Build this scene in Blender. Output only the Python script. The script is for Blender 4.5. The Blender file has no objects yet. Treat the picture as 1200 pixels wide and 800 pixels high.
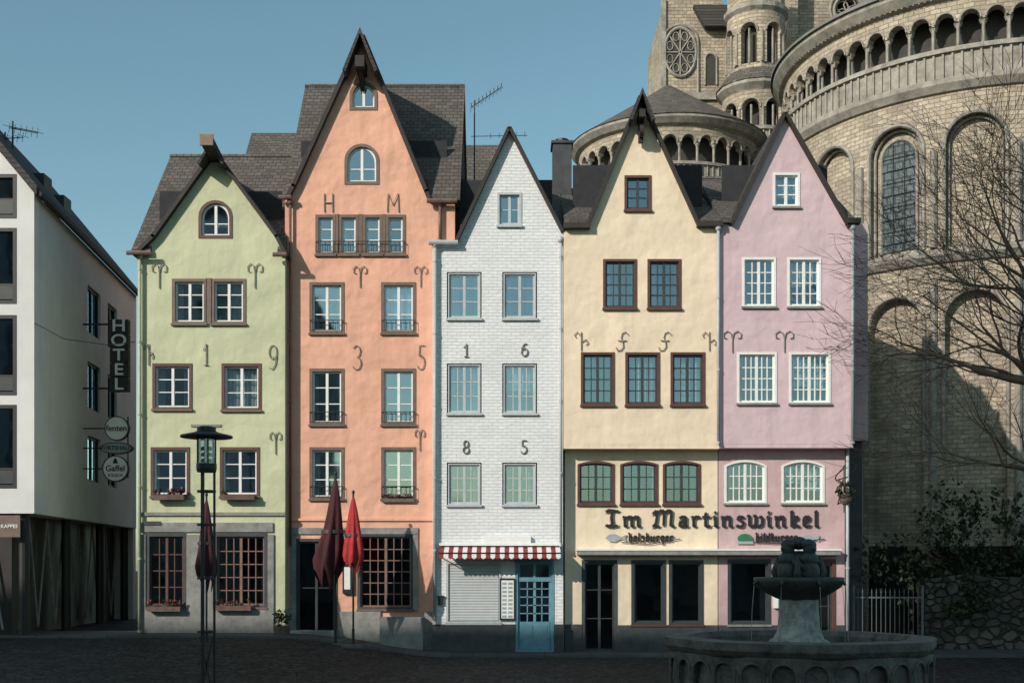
import bpy, math, random
from mathutils import Vector, Matrix, noise
import bmesh
random.seed(11)
scene=bpy.context.scene
F=1408.; CD=32.; HZ=665.; EZ=100/44.
def PX(px,y=0.): return (px-600)*(CD+y)/F
def PZ(py,y=0.): return EZ+(HZ-py)*(CD+y)/F
AZ=math.radians(45); EL=math.radians(27)

# ------------------------------------------------------------ materials
class NT:
    def __init__(s,name):
        s.m=bpy.data.materials.new(name); s.m.use_nodes=True
        s.t=s.m.node_tree; s.b=s.t.nodes['Principled BSDF']; s.out=s.t.nodes['Material Output']
    def n(s,typ,**kw):
        nd=s.t.nodes.new(typ)
        for k,v in kw.items():
            if hasattr(nd,k): setattr(nd,k,v)
            else: nd.inputs[k].default_value=v
        return nd
    def l(s,a,b): s.t.links.new(a,b)
def c4(c,k=1): return (c[0]*k,c[1]*k,c[2]*k,1)
def mixc(M,fac,a,b,blend='MIX'):
    nd=M.n('ShaderNodeMix',data_type='RGBA',blend_type=blend)
    for i,v in ((0,fac),(6,a),(7,b)):
        if hasattr(v,'is_output'): M.l(v,nd.inputs[i])
        else: nd.inputs[i].default_value=v
    return nd.outputs[2]
def ramp(M,src,p0,p1,c0=(0,0,0,1),c1=(1,1,1,1)):
    r=M.n('ShaderNodeValToRGB'); e=r.color_ramp.elements
    e[0].position=p0;e[1].position=p1;e[0].color=c0;e[1].color=c1
    M.l(src,r.inputs[0]); return r.outputs[0]
def coords(M,scale=(1,1,1)):
    tc=M.n('ShaderNodeTexCoord'); mp=M.n('ShaderNodeMapping'); mp.inputs['Scale'].default_value=scale
    M.l(tc.outputs['Object'],mp.inputs[0]); return mp.outputs[0]
def noi(M,vec,scale,detail=4,rough=.6):
    n=M.n('ShaderNodeTexNoise'); n.inputs['Scale'].default_value=scale; n.inputs['Detail'].default_value=detail; n.inputs['Roughness'].default_value=rough
    M.l(vec,n.inputs['Vector']); return n.outputs['Fac']
def bump(M,h,strength,dist,prev=None):
    b=M.n('ShaderNodeBump'); b.inputs['Strength'].default_value=strength; b.inputs['Distance'].default_value=dist
    M.l(h,b.inputs['Height'])
    if prev: M.l(prev,b.inputs['Normal'])
    return b.outputs[0]
def M_fac(M,src,k):
    m=M.n('ShaderNodeMath',operation='MULTIPLY'); M.l(src,m.inputs[0]); m.inputs[1].default_value=k; return m.outputs[0]
def m_plaster(name,col,rough=.85,stain=.4,wav=.05):
    M=NT(name); v=coords(M)
    big=noi(M,v,.7,4,.65); st=noi(M,coords(M,(2.4,2.4,.2)),1.3,4,.7)
    c=mixc(M,ramp(M,big,.3,.7),c4(col,.88),c4(col,1.05))
    c=mixc(M,M_fac(M,ramp(M,st,.48,.82),stain),c,c4((col[0]*.58,col[1]*.58,col[2]*.58)))
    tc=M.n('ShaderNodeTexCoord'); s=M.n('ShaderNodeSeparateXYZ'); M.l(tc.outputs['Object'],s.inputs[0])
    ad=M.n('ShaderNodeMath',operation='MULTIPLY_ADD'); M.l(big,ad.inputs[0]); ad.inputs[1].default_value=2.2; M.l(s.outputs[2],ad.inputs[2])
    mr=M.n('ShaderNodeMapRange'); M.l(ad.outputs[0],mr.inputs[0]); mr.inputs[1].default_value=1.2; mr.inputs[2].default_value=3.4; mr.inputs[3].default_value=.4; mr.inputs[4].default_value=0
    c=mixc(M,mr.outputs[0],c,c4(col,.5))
    M.l(c,M.b.inputs['Base Color']); M.b.inputs['Roughness'].default_value=rough
    nb=bump(M,noi(M,v,1.3,3,.5),.6,wav*2.6); nb=bump(M,noi(M,v,38,1),.3,.008,nb)
    M.l(nb,M.b.inputs['Normal']); return M.m
def wallvec(M,mode,cx=0,cy=0,R=1):
    tc=M.n('ShaderNodeTexCoord'); s=M.n('ShaderNodeSeparateXYZ'); M.l(tc.outputs['Object'],s.inputs[0]); cb=M.n('ShaderNodeCombineXYZ')
    if mode=='x': M.l(s.outputs[0],cb.inputs[0])
    elif mode=='y': M.l(s.outputs[1],cb.inputs[0])
    elif mode=='xy':
        a=M.n('ShaderNodeMath',operation='ADD'); M.l(s.outputs[0],a.inputs[0]); M.l(s.outputs[1],a.inputs[1]); M.l(a.outputs[0],cb.inputs[0])
    elif mode=='cyl':
        a=M.n('ShaderNodeMath',operation='SUBTRACT'); M.l(s.outputs[0],a.inputs[0]); a.inputs[1].default_value=cx
        b=M.n('ShaderNodeMath',operation='SUBTRACT'); b.inputs[0].default_value=cy; M.l(s.outputs[1],b.inputs[1])
        t=M.n('ShaderNodeMath',operation='ARCTAN2'); M.l(a.outputs[0],t.inputs[0]); M.l(b.outputs[0],t.inputs[1])
        u=M.n('ShaderNodeMath',operation='MULTIPLY'); M.l(t.outputs[0],u.inputs[0]); u.inputs[1].default_value=R; M.l(u.outputs[0],cb.inputs[0])
    M.l(s.outputs[2],cb.inputs[1]); return cb.outputs[0]
def m_brick(name,c1,c2,mort,bw,bh,ms=.012,mode='xy',cx=0,cy=0,R=1,bs=.6,bd=.02,rough=.85,stainc=None,stain=.35,grain=.35):
    M=NT(name); vec=wallvec(M,mode,cx,cy,R)
    wob=M.n('ShaderNodeVectorMath',operation='MULTIPLY_ADD')
    nn=M.n('ShaderNodeTexNoise'); nn.inputs['Scale'].default_value=2.5; nn.inputs['Detail'].default_value=1; M.l(vec,nn.inputs['Vector'])
    M.l(nn.outputs['Color'],wob.inputs[0]); wob.inputs[1].default_value=(bh*.35,bh*.35,0); M.l(vec,wob.inputs[2])
    b=M.n('ShaderNodeTexBrick'); M.l(wob.outputs[0],b.inputs['Vector'])
    b.inputs['Color1'].default_value=c4(c1);b.inputs['Color2'].default_value=c4(c2);b.inputs['Mortar'].default_value=c4(mort)
    b.inputs['Scale'].default_value=1;b.inputs['Brick Width'].default_value=bw;b.inputs['Row Height'].default_value=bh
    b.inputs['Mortar Size'].default_value=ms;b.inputs['Mortar Smooth'].default_value=.3
    v=coords(M)
    st=noi(M,v,.5,4,.7); f=M_fac(M,ramp(M,st,.42,.68),stain)
    sc=stainc or (c1[0]*.45,c1[1]*.43,c1[2]*.4)
    c=mixc(M,f,b.outputs['Color'],c4(sc))
    fn=noi(M,v,8,3,.7); c=mixc(M,M_fac(M,ramp(M,fn,.4,.75),grain),c,c4((c2[0]*.55,c2[1]*.55,c2[2]*.55)))
    M.l(c,M.b.inputs['Base Color']); M.b.inputs['Roughness'].default_value=rough
    hh=M.n('ShaderNodeMath',operation='SUBTRACT'); M.l(M_fac(M,fn,.8),hh.inputs[0]); M.l(b.outputs['Fac'],hh.inputs[1])
    M.l(bump(M,hh.outputs[0],bs,bd),M.b.inputs['Normal']); return M.m
def m_plain(name,col,rough=.6,var=.2,metal=0,scale=5,bmp=.2,bd=.01):
    M=NT(name); v=coords(M); f=noi(M,v,scale,3,.7)
    c=mixc(M,ramp(M,f,.3,.7),c4(col,1-var),c4(col,1+var)); M.l(c,M.b.inputs['Base Color'])
    M.b.inputs['Roughness'].default_value=rough; M.b.inputs['Metallic'].default_value=metal
    if bmp>.35: M.l(bump(M,noi(M,v,scale*4,2),bmp,bd),M.b.inputs['Normal'])
    return M.m
def m_glass(name,tint=(.75,.82,.85),k=.22,wob=.012):
    M=NT(name); t=M.n('ShaderNodeBsdfTransparent'); t.inputs[0].default_value=c4(tint)
    g=M.n('ShaderNodeBsdfGlossy'); g.inputs['Roughness'].default_value=.04; g.inputs['Color'].default_value=(.72,.88,1,1)
    fr=M.n('ShaderNodeFresnel'); fr.inputs[0].default_value=1.5
    a=M.n('ShaderNodeMath',operation='ADD'); M.l(fr.outputs[0],a.inputs[0]); a.inputs[1].default_value=k
    mx=M.n('ShaderNodeMixShader'); M.l(a.outputs[0],mx.inputs[0]); M.l(t.outputs[0],mx.inputs[1]); M.l(g.outputs[0],mx.inputs[2])
    v=coords(M); nb=bump(M,noi(M,v,1.6,1),.3,wob); M.l(nb,g.inputs['Normal'])
    M.l(mx.outputs[0],M.out.inputs[0]); return M.m

mt={}
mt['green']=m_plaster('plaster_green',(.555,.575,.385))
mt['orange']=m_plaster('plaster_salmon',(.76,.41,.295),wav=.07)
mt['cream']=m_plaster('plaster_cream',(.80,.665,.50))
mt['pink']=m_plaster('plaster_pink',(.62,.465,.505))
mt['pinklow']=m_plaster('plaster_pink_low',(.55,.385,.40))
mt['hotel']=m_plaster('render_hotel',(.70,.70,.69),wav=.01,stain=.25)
mt['white']=m_brick('painted_brick',(.82,.83,.84),(.75,.765,.78),(.66,.68,.70),.24,.085,.010,'x',bs=.8,bd=.02,stainc=(.58,.585,.59),stain=.45,grain=.15)
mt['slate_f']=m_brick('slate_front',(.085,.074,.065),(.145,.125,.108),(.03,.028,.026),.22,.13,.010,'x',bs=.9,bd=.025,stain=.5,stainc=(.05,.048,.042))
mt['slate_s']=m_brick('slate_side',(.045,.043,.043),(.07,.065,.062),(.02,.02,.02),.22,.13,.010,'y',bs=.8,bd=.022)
mt['verge']=m_plain('verge_wood',(.030,.022,.020),.7)
mt['trimred']=m_plain('frame_brown',(.10,.042,.034),.55)
mt['casing']=m_plain('casing_umber',(.15,.105,.085),.6)
mt['sashw']=m_plain('sash_white',(.76,.77,.75),.45,.06)
mt['sashg']=m_plain('sash_grey',(.44,.48,.50),.5,.1)
mt['sashd']=m_plain('sash_dark',(.035,.045,.047),.45)
mt['sashb']=m_plain('sash_brownlight',(.20,.12,.09),.5)
mt['glass']=m_glass('window_glass',(.66,.78,.83),.24)
mt['glass2']=m_glass('window_glass_blue',(.55,.70,.77),.30)
mt['glassd']=m_glass('shop_glass',(.45,.5,.52),.03)
mt['curtain']=m_plain('curtain_linen',(.58,.60,.59),.9,.12,scale=3)
mt['dark']=m_plain('interior_dark',(.028,.03,.034),.9)
mt['black']=m_plain('black_metal',(.016,.018,.02),.5)
mt['iron']=m_plain('iron_anchor',(.22,.20,.17),.7,.3)
mt['greystone']=m_plain('grey_stone',(.235,.235,.225),.8,.3,scale=3,bmp=.5)
mt['plinth']=m_plain('plinth_dark',(.05,.056,.062),.7,.3,scale=3)
mt['pipe']=m_plain('pipe_zinc',(.40,.43,.45),.45,.12)
mt['pipegreen']=m_plain('pipe_painted',(.42,.44,.34),.5,.12)
mt['copper']=m_plain('copper_gutter',(.15,.10,.085),.5,.3)
mt['doorblue']=m_plain('door_teal',(.12,.27,.345),.5,.12)
mt['shutter']=m_plain('roller_shutter',(.46,.485,.50),.5,.06)
mt['red']=m_plain('awning_red',(.24,.03,.035),.8,.15)
mt['parred']=m_plain('parasol_red',(.34,.02,.022),.8,.3,scale=4)
mt['pardark']=m_plain('parasol_darkred',(.05,.008,.012),.85,.25,scale=4)
mt['whitep']=m_plain('white_paint',(.76,.77,.76),.5,.05)
mt['signgreen']=m_plain('sign_green',(.03,.16,.08),.5)
mt['signgrey']=m_plain('sign_grey',(.30,.36,.38),.5,.1)
mt['letter']=m_plain('letter_black',(.02,.018,.018),.5)
mt['lampglass']=m_glass('lamp_glass',(.8,.85,.85),.12)
mt['bark']=m_plain('bark',(.12,.088,.066),.9,.35,scale=8,bmp=.8)
mt['leaf']=m_plain('ivy_leaf',(.03,.042,.02),.75,.5,scale=2)
mt['flower']=m_plain('flower_red',(.4,.06,.07),.7,.5,scale=20)
mt['fountain']=m_plain('fountain_stone',(.10,.094,.084),.75,.55,scale=4,bmp=.8,bd=.02)
mt['lime']=m_plain('fountain_limescale',(.31,.31,.29),.6,.5,scale=7,bmp=.8,bd=.02)
mt['bronze']=m_plain('fountain_bronze',(.042,.048,.043),.6,.4,scale=9,bmp=.8)
mt['water']=m_plain('water',(.01,.014,.014),.06,.2,scale=3,bmp=.4,bd=.01)
mt['trim']=m_plain('church_trim',(.275,.255,.225),.85,.38,scale=2.5,bmp=.7)
mt['soffit']=m_plain('soffit',(.25,.17,.12),.8)
def m_pave():
    M=NT('cobblestones'); v=coords(M,(1,1,1))
    vo=M.n('ShaderNodeTexVoronoi',feature='DISTANCE_TO_EDGE'); vo.inputs['Scale'].default_value=5.5; M.l(v,vo.inputs['Vector'])
    vc=M.n('ShaderNodeTexVoronoi',feature='F1'); vc.inputs['Scale'].default_value=5.5; M.l(v,vc.inputs['Vector'])
    bw=M.n('ShaderNodeSeparateColor'); M.l(vc.outputs['Color'],bw.inputs[0])
    c=mixc(M,bw.outputs[0],(.010,.011,.013,1),(.056,.056,.057,1))
    big=noi(M,v,.35,4,.6); c=mixc(M,M_fac(M,ramp(M,big,.35,.65),.5),c,(.016,.016,.018,1))
    e=ramp(M,vo.outputs['Distance'],.02,.11); c=mixc(M,e,(.004,.004,.005,1),c)
    M.l(c,M.b.inputs['Base Color']); M.b.inputs['Roughness'].default_value=.75; M.b.inputs['Specular IOR Level'].default_value=.2
    M.l(bump(M,e,1,.05),M.b.inputs['Normal']); return M.m
mt['cobble']=m_pave()
mt['paving']=m_brick('paving_granite',(.045,.047,.05),(.07,.072,.075),(.015,.015,.015),.6,.4,.012,'x',bs=.4)
def m_rubble():
    M=NT('rubble_stone'); v=coords(M,(1,1,1.5))
    vo=M.n('ShaderNodeTexVoronoi',feature='DISTANCE_TO_EDGE'); vo.inputs['Scale'].default_value=3.2; M.l(v,vo.inputs['Vector'])
    vc=M.n('ShaderNodeTexVoronoi',feature='F1'); vc.inputs['Scale'].default_value=3.2; M.l(v,vc.inputs['Vector'])
    bw=M.n('ShaderNodeSeparateColor'); M.l(vc.outputs['Color'],bw.inputs[0])
    c=mixc(M,bw.outputs[0],(.045,.042,.038,1),(.15,.138,.12,1)); e=ramp(M,vo.outputs['Distance'],.0,.14)
    c=mixc(M,e,(.025,.023,.021,1),c); c=mixc(M,M_fac(M,ramp(M,noi(M,v,1.5,4,.7),.4,.65),.7),c,(.035,.034,.03,1))
    M.l(c,M.b.inputs['Base Color']); M.b.inputs['Roughness'].default_value=.9
    M.l(bump(M,e,1,.08),M.b.inputs['Normal']); return M.m
mt['rubble']=m_rubble()

# ------------------------------------------------------------ mesh building
groups={}; parts={}
def grp(key,name=None,loc=(0,0,0)):
    if key in groups: return groups[key]
    e=bpy.data.objects.new(name or key,None); e.location=loc; e.empty_display_size=.5
    scene.collection.objects.link(e); groups[key]=e; return e
def attach(ob,g):
    e=groups[g]; ob.parent=e; ob.matrix_parent_inverse=Matrix.Translation(-Vector(e.location))
class Part:
    def __init__(s,g,name,mat,smooth=False): s.g=g;s.name=name;s.mat=mat;s.v=[];s.f=[];s.smooth=smooth
    def add(s,vs,fs):
        o=len(s.v); s.v+= [tuple(v) for v in vs]; s.f+=[tuple(i+o for i in f) for f in fs]
    def box(s,x0,x1,y0,y1,z0,z1):
        s.add([(x0,y0,z0),(x1,y0,z0),(x1,y1,z0),(x0,y1,z0),(x0,y0,z1),(x1,y0,z1),(x1,y1,z1),(x0,y1,z1)],
              [(0,3,2,1),(4,5,6,7),(0,1,5,4),(1,2,6,5),(2,3,7,6),(3,0,4,7)])
    def bpx(s,px0,px1,py0,py1,y,y0,y1):
        s.box(PX(px0,y),PX(px1,y),y0,y1,PZ(max(py0,py1),y),PZ(min(py0,py1),y))
    def prism(s,pts,y0,y1):
        n=len(pts); s.add([(a,y0,b) for a,b in pts]+[(a,y1,b) for a,b in pts],
          [tuple(range(n)),tuple(range(2*n-1,n-1,-1))]+[(i,(i+1)%n,n+(i+1)%n,n+i) for i in range(n)])
    def prismx(s,pts,x0,x1):
        n=len(pts); s.add([(x0,a,b) for a,b in pts]+[(x1,a,b) for a,b in pts],
          [tuple(range(n)),tuple(range(2*n-1,n-1,-1))]+[(i,(i+1)%n,n+(i+1)%n,n+i) for i in range(n)])
    def ring(s,o,i,y0,y1):
        n=len(o); vs=[(a,y0,b) for a,b in o]+[(a,y0,b) for a,b in i]+[(a,y1,b) for a,b in o]+[(a,y1,b) for a,b in i]
        fs=[]
        for k in range(n):
            m=(k+1)%n; fs+=[(k,m,n+m,n+k),(n+k,n+m,3*n+m,3*n+k),(k,2*n+k,2*n+m,m),(2*n+k,3*n+k,3*n+m,2*n+m)]
        s.add(vs,fs)
    def tube(s,pts,r,n=6,r1=None,cap=True):
        pts=[Vector(p) for p in pts]; m=len(pts); r1=r if r1 is None else r1; vs=[];fs=[]
        ref=None
        for k,p in enumerate(pts):
            d=(pts[min(k+1,m-1)]-pts[max(k-1,0)])
            if d.length<1e-9: d=Vector((0,0,1))
            d.normalize()
            if ref is None: ref=Vector((0,1,0)) if abs(d.y)<.9 else Vector((1,0,0))
            a=(ref-d*ref.dot(d)); 
            if a.length<1e-4: a=d.orthogonal()
            a.normalize(); b=d.cross(a); ref=a
            rr=r+(r1-r)*k/max(1,m-1)
            for j in range(n):
                t=2*math.pi*j/n; vs.append(p+a*math.cos(t)*rr+b*math.sin(t)*rr)
        for k in range(m-1):
            for j in range(n):
                q=(j+1)%n; fs.append((k*n+j,k*n+q,(k+1)*n+q,(k+1)*n+j))
        if cap: fs+= [tuple(range(n)),tuple(range((m-1)*n,m*n))]
        s.add(vs,fs)
    def lathe(s,cx,cy,prof,n=48,a0=0,a1=2*math.pi,rf=None):
        full=abs(a1-a0-2*math.pi)<1e-6; m=n if full else n+1; vs=[];fs=[]
        for (r,z) in prof:
            for j in range(m):
                t=a0+(a1-a0)*j/n; rr=r*(rf(t,z) if rf else 1)
                vs.append((cx-rr*math.sin(t),cy-rr*math.cos(t),z))
        for k in range(len(prof)-1):
            for j in range(n):
                q=(j+1)%m if full else j+1
                fs.append((k*m+j,k*m+q,(k+1)*m+q,(k+1)*m+j))
        s.add(vs,fs)
    def ell(s,c,r,n=12,m=8):
        vs=[];fs=[]
        for i in range(m+1):
            p=math.pi*i/m
            for j in range(n):
                t=2*math.pi*j/n; vs.append((c[0]+r[0]*math.sin(p)*math.cos(t),c[1]+r[1]*math.sin(p)*math.sin(t),c[2]+r[2]*math.cos(p)))
        for i in range(m):
            for j in range(n):
                fs.append((i*n+j,i*n+(j+1)%n,(i+1)*n+(j+1)%n,(i+1)*n+j))
        s.add(vs,fs)
    def finish(s):
        if not s.f: return None
        me=bpy.data.meshes.new(s.name); me.from_pydata(s.v,[],s.f); me.validate()
        bm=bmesh.new(); bm.from_mesh(me); bmesh.ops.recalc_face_normals(bm,faces=bm.faces); bm.to_mesh(me); bm.free()
        if s.smooth:
            for p in me.polygons: p.use_smooth=True
        me.materials.append(s.mat); ob=bpy.data.objects.new(s.name,me); scene.collection.objects.link(ob)
        if s.g: attach(ob,s.g)
        return ob
def P(g,name,mat,smooth=False):
    k=(g,name)
    if k not in parts: parts[k]=Part(g,name,mt[mat] if isinstance(mat,str) else mat,smooth)
    return parts[k]
def curvefill(part,outline,holes,t,fn):
    cu=bpy.data.curves.new('tmp','CURVE'); cu.dimensions='2D'; cu.fill_mode='BOTH'; cu.extrude=t/2
    for poly in [outline]+holes:
        sp=cu.splines.new('POLY'); sp.points.add(len(poly)-1)
        for i,(a,b) in enumerate(poly): sp.points[i].co=(a,b,0,1)
        sp.use_cyclic_u=True
    ob=bpy.data.objects.new('tmp',cu); scene.collection.objects.link(ob)
    dg=bpy.context.evaluated_depsgraph_get(); me=bpy.data.meshes.new_from_object(ob.evaluated_get(dg))
    part.add([fn(v.co.x,v.co.y,v.co.z+t/2) for v in me.vertices],[tuple(p.vertices) for p in me.polygons])
    bpy.data.objects.remove(ob); bpy.data.meshes.remove(me)
def text(g,name,s,size,loc,mat,ext=.015,rotz=0,sx=1,align='CENTER'):
    cu=bpy.data.curves.new('t','FONT'); cu.body=s; cu.size=size; cu.extrude=ext; cu.align_x=align; cu.align_y='CENTER'; cu.offset=size*.015
    ob=bpy.data.objects.new('t',cu); scene.collection.objects.link(ob)
    dg=bpy.context.evaluated_depsgraph_get(); me=bpy.data.meshes.new_from_object(ob.evaluated_get(dg)); bpy.data.objects.remove(ob)
    Mx=Matrix.Translation(loc)@Matrix.Rotation(rotz,4,'Z')@Matrix.Rotation(math.radians(90),4,'X')@Matrix.Diagonal((sx,1,1,1))
    me.transform(Mx); me.materials.clear(); me.materials.append(mt[mat]); o=bpy.data.objects.new(name,me); scene.collection.objects.link(o); attach(o,g)

def shape(x0,x1,z0,z1,rise=0,n=12):
    if rise<=0: return [(x0,z0),(x1,z0),(x1,z1),(x0,z1)]
    c=(x0+x1)/2;h=(x1-x0)/2; pts=[(x0,z0),(x1,z0)]
    for i in range(n+1):
        a=math.pi*i/n; 
        if rise<h*.7: u=math.cos(a); pts.append((c+h*u,z1-rise+rise*(1-u*u)))
        else: pts.append((c+h*math.cos(a),z1-rise+rise*math.sin(a)))
    return pts
def win(g,y,px0,px1,py0,py1,rise=0,case='trimred',sash='sashw',cols=2,rows=3,curt=.6,glass='glass',cw=.05,sill=True,proud=.02,sw=.05):
    x0,x1,z0,z1=PX(px0,y),PX(px1,y),PZ(py1,y),PZ(py0,y); r=rise*(x1-x0)/2
    hole=shape(x0,x1,z0,z1,r)
    S=lambda i: shape(x0+i,x1-i,z0+i,z1-i,max(r-i*.6,.01) if r>0 else 0)
    if cw>0: P(g,'window_casings_'+case,case).ring(S(-.03),S(cw),y-proud,y+.09)
    a=cw*.9; b=a+sw
    P(g,'window_sashes_'+sash,sash).ring(S(a),S(b),y+.05,y+.11)
    sp=P(g,'window_sashes_'+sash,sash)
    xi0,xi1,zi0,zi1=x0+b,x1-b,z0+b,z1-b
    topc=lambda x: zi1 if r==0 else (zi1-max(r-b*.6,.01)+max(r-b*.6,.01)*(math.sqrt(max(0,1-((x-(x0+x1)/2)/((xi1-xi0)/2))**2)) if rise>=.7 else (1-((x-(x0+x1)/2)/((xi1-xi0)/2))**2)))
    for i in range(1,cols):
        xc=xi0+(xi1-xi0)*i/cols; w=.035 if (cols%2==0 and i==cols//2) else .013
        sp.box(xc-w,xc+w,y+.055-(.01 if w>.02 else 0),y+.105,zi0,topc(xc))
    for j in range(1,rows):
        zc=zi0+(zi1-zi0)*j/rows
        if rows==3 and cols<=2: zc=zi0+(zi1-zi0)*(.36 if j==1 else .70)
        if r>0 and zc>zi1-r*.9 and rise>=.7: continue
        sp.box(xi0,xi1,y+.062,y+.1,zc-.013,zc+.013)
    # each casement sits at a slightly different angle, so reflections differ from window to window
    tx_=random.uniform(-.006,.006); tz_=random.uniform(-.006,.006)
    P(g,glass+'_panes',glass).add([(p,y+.085+tx_*(p-x0)+tz_*(q-z0),q) for p,q in S(b-.01)],[tuple(range(len(hole)))])
    if sill: P(g,'window_sills',case if case!='sashw' else 'greystone').box(x0-.05,x1+.05,y-.07,y+.1,z0-.06,z0-.005)
    if curt>0:
        cp=P(g,'curtains','curtain',True); w=(x1-x0)
        top=zi1-.02-(r if rise>=.7 else r*.4)
        kind=random.random()
        for side in (0,1):
            cw_=w*random.uniform(.16,.44)*curt if kind<.6 else w*.49
            bot=z0 if kind<.8 else z0+(z1-z0)*random.uniform(.3,.5)
            n=18; vs=[];fs=[]; ph=random.random()*6
            xs=x0 if side==0 else x1-cw_
            for i in range(n+1):
                x=xs+cw_*i/n; yy=y+.24+.035*math.sin(i*1.7+ph)
                vs+=[(x,yy,bot),(x+random.uniform(-.004,.004),yy,top)]
            fs=[(2*i,2*i+1,2*i+3,2*i+2) for i in range(n)]; cp.add(vs,fs)
    return hole
def facade(g,mat,y,outline,holes,t=.3,name='facade'):
    curvefill(P(g,name,mat),[(PX(a,y),PZ(b,y)) for a,b in outline],holes,t,lambda u,v,w:(u,y+w,v))
def body(g,mat,y,px0,px1,zt,yb=6.2,zb=-.3):
    x0,x1=PX(px0,y),PX(px1,y); w=P(g,'side_walls',mat)
    w.box(x0+.004,x0+.25,y+.3,yb,zb,zt); w.box(x1-.25,x1-.004,y+.3,yb,zb,zt); w.box(x0+.25,x1-.25,yb-.25,yb,zb,zt)
    P(g,'interior','dark').box(x0+.26,x1-.26,y+.95,y+1.0,zb,zt+2)
def roof_gable(g,y,pts,yb=5.6,over=.15,t=.09):
    p=[(PX(a,y),PZ(b,y)) for a,b in pts]
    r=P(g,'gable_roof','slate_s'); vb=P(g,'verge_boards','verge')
    for (a,b) in zip(p[:-1],p[1:]):
        dx,dz=b[0]-a[0],b[1]-a[1]; L=math.hypot(dx,dz); dx/=L;dz/=L; nx,nz=-dz,dx
        a2=(a[0]-dx*.03,a[1]-dz*.03); b2=(b[0]+dx*.03,b[1]+dz*.03)
        r.prism([a2,b2,(b2[0]+nx*t,b2[1]+nz*t),(a2[0]+nx*t,a2[1]+nz*t)],y-over,yb)
        vb.prism([(a2[0]-nx*.02,a2[1]-nz*.02),(b2[0]-nx*.02,b2[1]-nz*.02),(b2[0]+nx*t*.75,b2[1]+nz*t*.75),(a2[0]+nx*t*.75,a2[1]+nz*t*.75)],y-over-.03,y-over-.003)
        vb.prism([(a2[0]-nx*.02,a2[1]-nz*.02),(b2[0]-nx*.02,b2[1]-nz*.02),(b2[0]-nx*.003,b2[1]-nz*.003),(a2[0]-nx*.003,a2[1]-nz*.003)],y-over,y-.002)
def roof_main(g,x0,x1,yf,ze,yr,zr,gx0,gx1,yb=6.4,over=.12,t=.12):
    rf=P(g,'main_roof','slate_f'); m=(zr-ze)/(yr-yf+over); yi=yf+.32; zi=ze+m*(yi-yf+over)
    if gx0>x0+.02: rf.prismx([(yf-over,ze),(yi,zi),(yi,zi+t),(yf-over,ze+t)],x0,gx0)
    if x1>gx1+.02: rf.prismx([(yf-over,ze),(yi,zi),(yi,zi+t),(yf-over,ze+t)],gx1,x1)
    rf.prismx([(yi+.002,zi),(yr,zr),(yb,ze),(yb,ze+t*1.5),(yr,zr+t*1.4),(yi+.002,zi+t)],x0,x1)
    rf.tube([(x0,yr,zr+t*1.2),(x1,yr,zr+t*1.2)],.09,8)
    e=P(g,'attic_ends','slate_s'); 
    for x in (x0+.06,x1-.12): e.prismx([(yf+.35,ze-.05),(yr,zr-.02),(yb-.2,ze-.05)],x,x+.06)
def arc(cx,cy,rx,ry,a0,a1,n=12): return [(cx+rx*math.cos(math.radians(a0+(a1-a0)*i/n)),cy+ry*math.sin(math.radians(a0+(a1-a0)*i/n))) for i in range(n+1)]
GL={
'1':[[(.15,.7),(.5,1),(.5,0)],[(.25,0),(.75,0)]],
'9':[arc(.5,.7,.32,.28,-20,340)+[(.8,.5),(.7,.2),(.45,0),(.2,.08)]],
'2':[arc(.45,.72,.33,.28,160,-30)+[(.15,.02),(.4,.08),(.85,.0)]],
'3':[arc(.42,.76,.3,.24,150,-80,10)+arc(.42,.26,.36,.26,80,-150,10)],
'5':[[(.8,1),(.3,1),(.25,.58)]+arc(.42,.3,.36,.3,110,-150,12)],
'6':[[(.75,.95),(.45,.9),(.2,.55)]+arc(.5,.3,.32,.3,160,-190,16)],
'8':[arc(.5,.74,.27,.25,-90,270,14)+arc(.5,.25,.34,.25,90,-270,14)],
'H':[[(.1,0),(.1,1)],[(.9,0),(.9,1)],[(.1,.5),(.9,.5)]],
'M':[[(.05,0),(.12,1),(.5,.35),(.88,1),(.95,0)]],
'T':[[(.5,0),(.5,.7)],[(.5,.62),(.42,.9),(.22,1),(.03,.88),(.05,.68),(.2,.66)],[(.5,.62),(.58,.9),(.78,1),(.97,.88),(.95,.68),(.8,.66)]],
'S':[[(.95,.85),(.75,1),(.5,.92),(.42,.7),(.55,.45),(.58,.2),(.4,.02),(.15,.0),(.05,.18)],[(.2,.55),(.5,.5),(.8,.55)]],
'Y':[[(.5,0),(.5,1)],[(.5,.75),(.2,1),(0,.85),(.1,.7)],[(.5,.45),(.85,.6),(1,.4),(.85,.3)]],
}
def anchor(g,y,ch,px0,px1,py0,py1,r=.014):
    p=P(g,'wall_anchors','iron')
    for st in GL[ch]:
        pts=[(PX(px0+(px1-px0)*u,y),y-.03,PZ(py1+(py0-py1)*v,y)) for u,v in st]
        p.tube(pts,r,6)
    cx=(PX(px0,y)+PX(px1,y))/2; cz=(PZ(py0,y)+PZ(py1,y))/2
    p.tube([(cx,y-.03,cz),(cx,y+.02,cz)],.014,6)
def pipe(g,px,py0,py1,y,mat='pipe',r=.045):
    x=PX(px,y); P(g,'downpipe',mat,True).tube([(x,y-.1,PZ(py0,y)),(x,y-.1,PZ(py1,y))],r,10)
    z=PZ(py1,y)
    while z<PZ(py0,y): P(g,'downpipe_brackets',mat).tube([(x,y-.1,z),(x,y-.1,z+.05)],r+.012,10); z+=1.9
    P(g,'downpipe',mat,True).ell((x,y-.1,PZ(py0,y)),(.09,.09,.1))
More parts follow.
